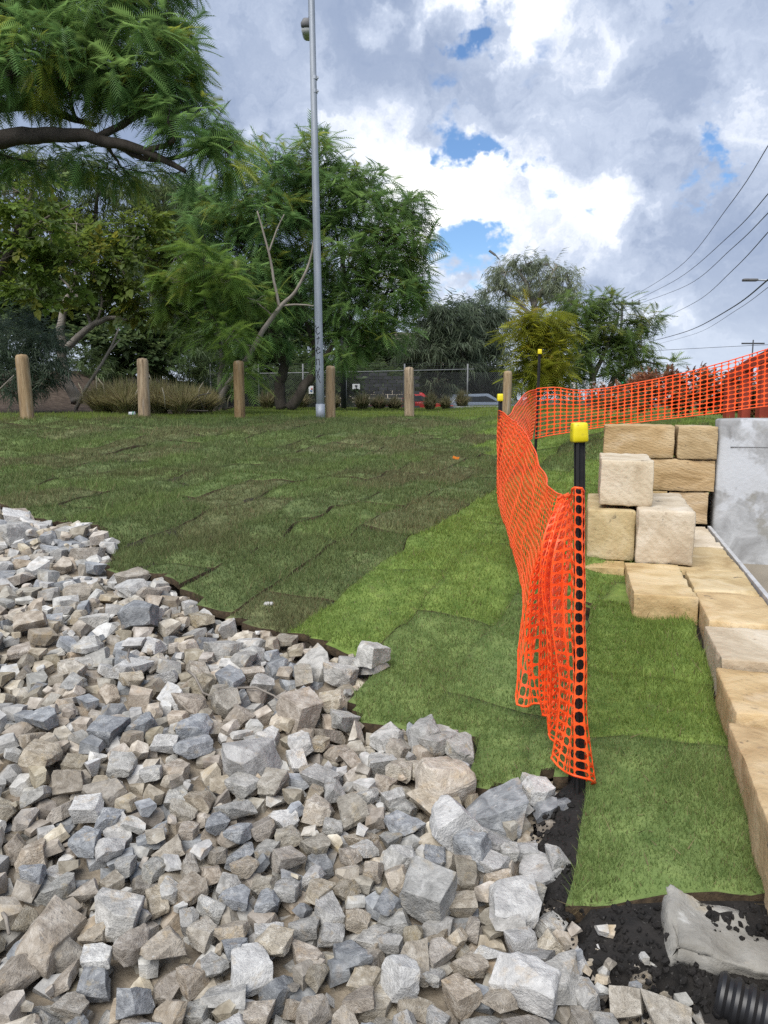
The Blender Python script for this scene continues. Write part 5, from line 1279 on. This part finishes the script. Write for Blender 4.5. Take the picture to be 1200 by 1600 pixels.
tree('gum_tree', 'thin dark tree standing against the sky at the far left', [[(150, 560, 30, .2), (146, 420, 30, .14), (150, 330, 30, .08), (155, 270, 30, .04)], [(146, 420, 30, .1), (120, 340, 30, .05)]],
     [(150, 290, 40, 26, 30), (120, 330, 36, 30, 30), (165, 360, 34, 40, 30), (110, 400, 40, 36, 30), (40, 300, 50, 40, 30), (30, 420, 50, 60, 30), (40, 255, 60, 24, 30), (120, 262, 50, 22, 30), (215, 300, 50, 26, 30), (70, 345, 40, 30, 30)], 6.5, 9, .7, ((.045, .072, .022), (.12, .155, .046)), 'fine', 'bark_dark', 39, droop=.3, limb_r=.06, twig_r=.02, shell=.4)
BRD = ((.060, .11, .018), (.14, .205, .040), (.20, .22, .035))
tree('vine_tree', 'vine-tangled tree with bright leaves and bare twigs at the left edge',
     [[(-60, 640, 17, .12), (-40, 520, 17, .1), (10, 400, 17, .07), (50, 300, 17, .04)], [(10, 400, 17, .05), (60, 350, 17, .03), (110, 320, 17, .015)]],
     [(30, 300, 60, 40, 17), (75, 360, 50, 40, 16.8), (20, 400, 60, 40, 16.8), (110, 410, 40, 40, 17), (60, 450, 50, 26, 17), (-40, 380, 60, 80, 17)], 17, 7, .26, BRD, 'leaf', 'bark_grey', 41, droop=.45, limb_r=.025, twig_r=.008, group=None)
tree('fig_tree', 'pale multi-stemmed broad-leaved tree on the mulch bank',
     [[(122, 632, 20, .16), (104, 590, 20, .14), (97, 550, 20, .12), (97, 505, 20, .10), (104, 470, 20, .08), (116, 440, 20, .05), (122, 400, 20, .03)], [(97, 550, 20, .10), (125, 525, 20, .09), (150, 505, 20, .075), (175, 497, 20, .055), (200, 500, 20, .02)], [(143, 510, 20, .05), (130, 475, 20, .04), (105, 445, 20, .03), (80, 420, 20, .015)], [(150, 505, 20, .04), (160, 470, 20, .03), (150, 430, 20, .015)], [(235, 470, 20.5, .05), (240, 420, 20.5, .04), (228, 385, 20.5, .03), (228, 340, 20.5, .012)], [(240, 420, 20.5, .03), (255, 395, 20.5, .012)]],
     [(140, 400, 48, 36, 20), (190, 420, 44, 36, 20), (220, 370, 40, 40, 20.4), (235, 460, 46, 30, 20), (170, 470, 40, 26, 20), (280, 400, 30, 34, 20.4), (120, 350, 40, 34, 20.4)], 17, 7, .30, ((.05, .09, .016), (.13, .175, .034), (.20, .21, .032)), 'leaf', 'bark_pale', 43, droop=.35, limb_r=.03, twig_r=.009, group=None)
# -- shrubs
def shrub(label, ells, cols, per=26, nf=8, size=.30, tpl='fine', seed=1, name='shrub', group='shrubs'):
    return tree(name, label, [], ells, per, nf, size, cols, tpl, 'bark_dark', seed, 'shrub', shell=.5, droop=.05, group=group, twigs=False)
shrub('grey-green wattle bush behind the leftmost bollard', [(20, 535, 62, 40, 18, .9), (70, 560, 30, 44, 18, .7), (20, 590, 60, 30, 17.8, .8), (-40, 560, 50, 60, 18, .9)], ((.06, .09, .062), (.13, .17, .115)), 34, 9, .36, seed=51)
GRN = ((.038, .068, .028), (.095, .135, .052))
for i, (px, py, rx, ry, Y, lb) in enumerate([(200, 540, 60, 40, 27, 'dark shrub on the bank behind the pale multi-stemmed tree'), (290, 560, 56, 44, 27, 'dark shrub behind the tall grass tussocks'), (60, 480, 70, 50, 28, 'dark shrub high on the bank at the left'), (350, 580, 50, 44, 36, 'dark shrub at the left end of the fence'),
        (430, 585, 56, 46, 37, 'dark shrub behind the forked jacaranda trunks'), (520, 575, 50, 42, 42, 'dark shrub behind the dark service pole'), (585, 560, 46, 40, 44, 'dark shrub above the retaining wall'), (130, 570, 50, 40, 26, 'dim shrub beside the pale multi-stemmed trunk'), (310, 490, 60, 60, 36, 'tall dark shrub between the bank and the jacarandas'), (210, 460, 60, 50, 30, 'tall dark shrub on the crown of the bank'), (400, 480, 70, 70, 40, 'deep dark thicket behind the left jacaranda'), (500, 480, 60, 60, 42, 'deep dark thicket behind the lamp post'), (365, 605, 40, 26, 34.6, 'low dark bush just behind the left fence posts'), (455, 600, 44, 28, 34.6, 'low dark bush behind the fence left of the lamp post'), (515, 598, 30, 26, 35, 'low dark bush behind the fence right of the lamp post'), (690, 600, 40, 22, 45, 'dim bush behind the parked cars'), (760, 606, 34, 24, 45, 'dim bush at the right end of the fence'), (590, 590, 46, 22, 40, 'dark bush topping the retaining wall')]):
    shrub(lb, [(px, py, rx, ry, Y), (px - rx * .5, py + ry * .4, rx * .6, ry * .6, Y), (px + rx * .5, py + ry * .35, rx * .6, ry * .65, Y - .3)], GRN, 11 if Y > 33 else 16, 8, .55 if Y > 33 else .42, 'fine' if i % 2 else 'leaf', 60 + i)
# flower shrub and hedge behind the far net
HED = ((.11, .058, .028), (.27, .13, .06))
hedge_px = [(948, 616, 18, 11, 13.6, 'low green shrub at the left end of the hedge behind the net'), (985, 610, 26, 14, 13.4, 'hedge shrub behind the net beside the white flowers'), (1030, 602, 34, 16, 13.2, 'hedge shrub rising behind the net left of the mound top'), (1080, 600, 34, 20, 13.0, 'rounded hedge shrub on top of the mound behind the net'), (1130, 604, 32, 20, 12.8, 'hedge shrub in front of the red rail posts'), (1180, 604, 34, 22, 12.6, 'hedge shrub below the red rail at the right edge')]
for i, (px, py, rx, ry, Y, lb) in enumerate(hedge_px): shrub(lb, [(px, py, rx, ry, Y, .45), (px, py + ry * .9, rx * 1.1, ry * 1.1, Y - .1, .4)], HED, 170, 10, .11, 'leaf', 80 + i)
fl = shrub('white-flowering shrub behind the orange net', [(925, 618, 22, 8, 12.6, .3), (950, 622, 22, 8, 12.4, .3), (985, 620, 22, 9, 12.4, .3)], ((.04, .06, .02), (.10, .12, .045)), 80, 7, .2, 'fine', 95)
g = np.random.default_rng(5); fp = np.array([at(R.gauss(930, 22) if R.random() < .65 else R.uniform(960, 1150), R.uniform(596, 622), 12.2 + R.random() * .3)[:] for _ in range(60)])
V, k = place('leaf', fp, g.normal(0, 1, (60, 3)), np.full(60, .045), g.normal(0, 1, 60)); leaf_object('flowers', [(V, np.tile(np.array([[.55, .50, .48]]), (60, 1)), k)], fl)['kind'] = 'stuff'

# -- ornamental grass tussocks
def tussock(px, Y, w, h, label, seed, cols=((.22, .22, .09), (.46, .42, .22)), n_=420, plumes=0, group='ornamental grass tussocks'):
    g = np.random.default_rng(seed); p = at(px, 630, Y); z_ = hz(p.x, Y); Wm, Hm = w / 1200 * Y, h / 1200 * Y
    e_ = empty('grass_tussock', (p.x, Y, z_)); tag(e_, label, 'grass', group)
    a_ = g.uniform(0, 2 * np.pi, n_); r0 = Wm * .16 * np.sqrt(g.random(n_)); ro = Wm * .5 * g.random(n_) ** .7; hh = Hm * g.uniform(.55, 1.05, n_) * (1 - .35 * (ro / (Wm * .5)) ** 2)
    ca, sa = np.cos(a_), np.sin(a_); wd = .008 * (Y / 12) * g.uniform(.7, 1.3, n_)
    def pt(t): rr = r0 + (ro) * t ** 1.6; return np.stack([p.x + ca * rr, Y + sa * rr, z_ + hh * (1.25 * t - .25 * t * t * (1 + ro / (Wm * .5)))], -1)
    q = np.stack([-sa, ca, ca * 0], -1) * wd[:, None]; A, B, Cc = pt(0), pt(.5), pt(1)
    V = np.stack([A - q, A + q, B + q * .8, A - q, B + q * .8, B - q * .8, B - q * .8, B + q * .8, Cc], 1).reshape(-1, 3)
    col = np.array(cols[0]) + (np.array(cols[1]) - np.array(cols[0])) * g.random((n_, 1)) ** 1.4; col = straw_mix(col, n_, .22, (.28, .23, .13))
    me = raw_mesh('blades', V, np.arange(len(V)).reshape(-1, 3)); at_ = me.attributes.new('Col', 'FLOAT_COLOR', 'POINT'); c4 = np.ones((len(V), 4), dtype=np.float32); c4[:, :3] = np.repeat(col, 9, axis=0); at_.data.foreach_set('color', c4.ravel())
    link('blades', me, M['leaf'], e_)
    for k in range(plumes):
        i = int(g.integers(0, n_)); c = Vector(Cc[i].tolist()); mb = MB(); mb.tube([c - Vector((0, 0, .3)), c + Vector((ca[i] * .05, 0, .02)), c + Vector((ca[i] * .12, 0, .10)), c + Vector((ca[i] * .16, 0, .17))], [.004, .012, .016, .003], 5); mb.build('plume', M['plume'], e_, smooth=True)
M['plume'] = material('seed_plume', [(.30, .26, .18), (.45, .40, .30)], scale=30)
for i, (px, Y, w, h, lb, pl) in enumerate([(160, 17.8, 50, 48, 'grass tussock nearest the mulch bank', 2), (196, 17.2, 62, 56, 'tall tussock left of the second bollard', 3), (246, 17.6, 56, 54, 'tall tussock right of the second bollard', 3), (286, 17.2, 60, 50, 'tussock in the middle of the grass row', 3), (318, 18, 44, 42, 'tussock at the right end of the grass row', 1)]):
    tussock(px, Y, w * 1.5, h * 1.15, lb, 200 + i, n_=1700, plumes=pl)
for i, (px, w, h, lb) in enumerate([(418, 34, 26, 'pale tussock by the fence left of the forked trunk'), (470, 36, 24, 'tussock at the fence just left of the lamp post'), (520, 30, 22, 'tussock behind the stained bollard'), (566, 34, 24, 'round dark tussock under the fence sign'), (592, 34, 20, 'pale tussock left of the red ute'), (616, 30, 18, 'pale tussock in front of the red ute'), (672, 26, 24, 'upright tussock right of the red ute'), (696, 24, 18, 'low tussock by the fence near the kerb'), (722, 26, 24, 'tussock at the right fence post')]):
    tussock(px, 30.5 + (i % 3) * .5, w * 1.25, h * 1.35, lb, 230 + i, n_=420, cols=((.12, .125, .055), (.28, .26, .14)))
# -- dead sticks, fallen branches, boulder on the bank
def stick(pts, r0, r1, label, mt='bark_pale', name='dead_branch', group='dead branches', forks=()):
    P = [at(*q) for q in pts]; mb = MB(); mb.tube(P, [r0 + (r1 - r0) * i / (len(P) - 1) for i in range(len(P))], 6)
    for f in forks: mb.tube([at(*q) for q in f], [r1 * 1.2, r1 * .5], 5)
    tag(mb.build(name, M[mt], smooth=True), label, 'branch', group)
stick([(118, 640, 18), (135, 605, 18), (158, 570, 18), (175, 540, 18), (186, 512, 18)], .05, .02, 'long dead stick leaning up from the edge of the mulch', forks=[[(163, 560, 18), (188, 530, 18)], [(158, 570, 18), (182, 535, 18.1)]])
stick([(-10, 618, 16.5), (8, 600, 16.5), (22, 586, 16.5)], .022, .01, 'short dead twig at the left edge above the grass', forks=[[(8, 600, 16.5), (20, 592, 16.5)]])
stick([(278, 641, 17), (295, 628, 17), (310, 618, 17), (330, 614, 17)], .025, .01, 'fallen branch arching in the heap by the sapling', 'bark_grey', forks=[[(295, 628, 17), (290, 640, 17)], [(310, 618, 17), (318, 640, 17)]])
stick([(262, 642, 17), (290, 641, 17), (325, 642, 16.8)], .02, .012, 'fallen branch lying flat in the heap by the sapling', 'bark_grey')
stick([(350, 640, 18.5), (375, 632, 18.5), (400, 618, 18.5)], .02, .01, 'thin fallen branch right of the sapling', 'bark_grey')
def twig(pts, label, r_=.006):
    P = [ghit(*q) + Vector((0, 0, .05 + .02 * (i % 2))) for i, q in enumerate(pts)]; mb = MB(); mb.tube(P, [r_ * (1 - .5 * i / len(P)) for i in range(len(P))], 5); tag(mb.build('twig', M['bark_pale'], smooth=True), label, 'twig', 'twigs on the rubble')
twig([(295, 1065), (305, 1080), (318, 1100), (330, 1112)], 'thin bent twig lying on the upper rubble')
twig([(203, 1030), (200, 1050), (212, 1068)], 'small curved twig on the rubble at the left')
twig([(372, 1092), (400, 1098), (428, 1104), (440, 1120)], 'pale forked twig on the rubble left of the turf corner')
twig([(575, 1250), (590, 1262), (604, 1270)], 'short pale twig in the rubble below the turf corner', .005)
twig([(5, 1450), (12, 1470), (16, 1486)], 'white bent twig at the left edge of the rubble', .007)
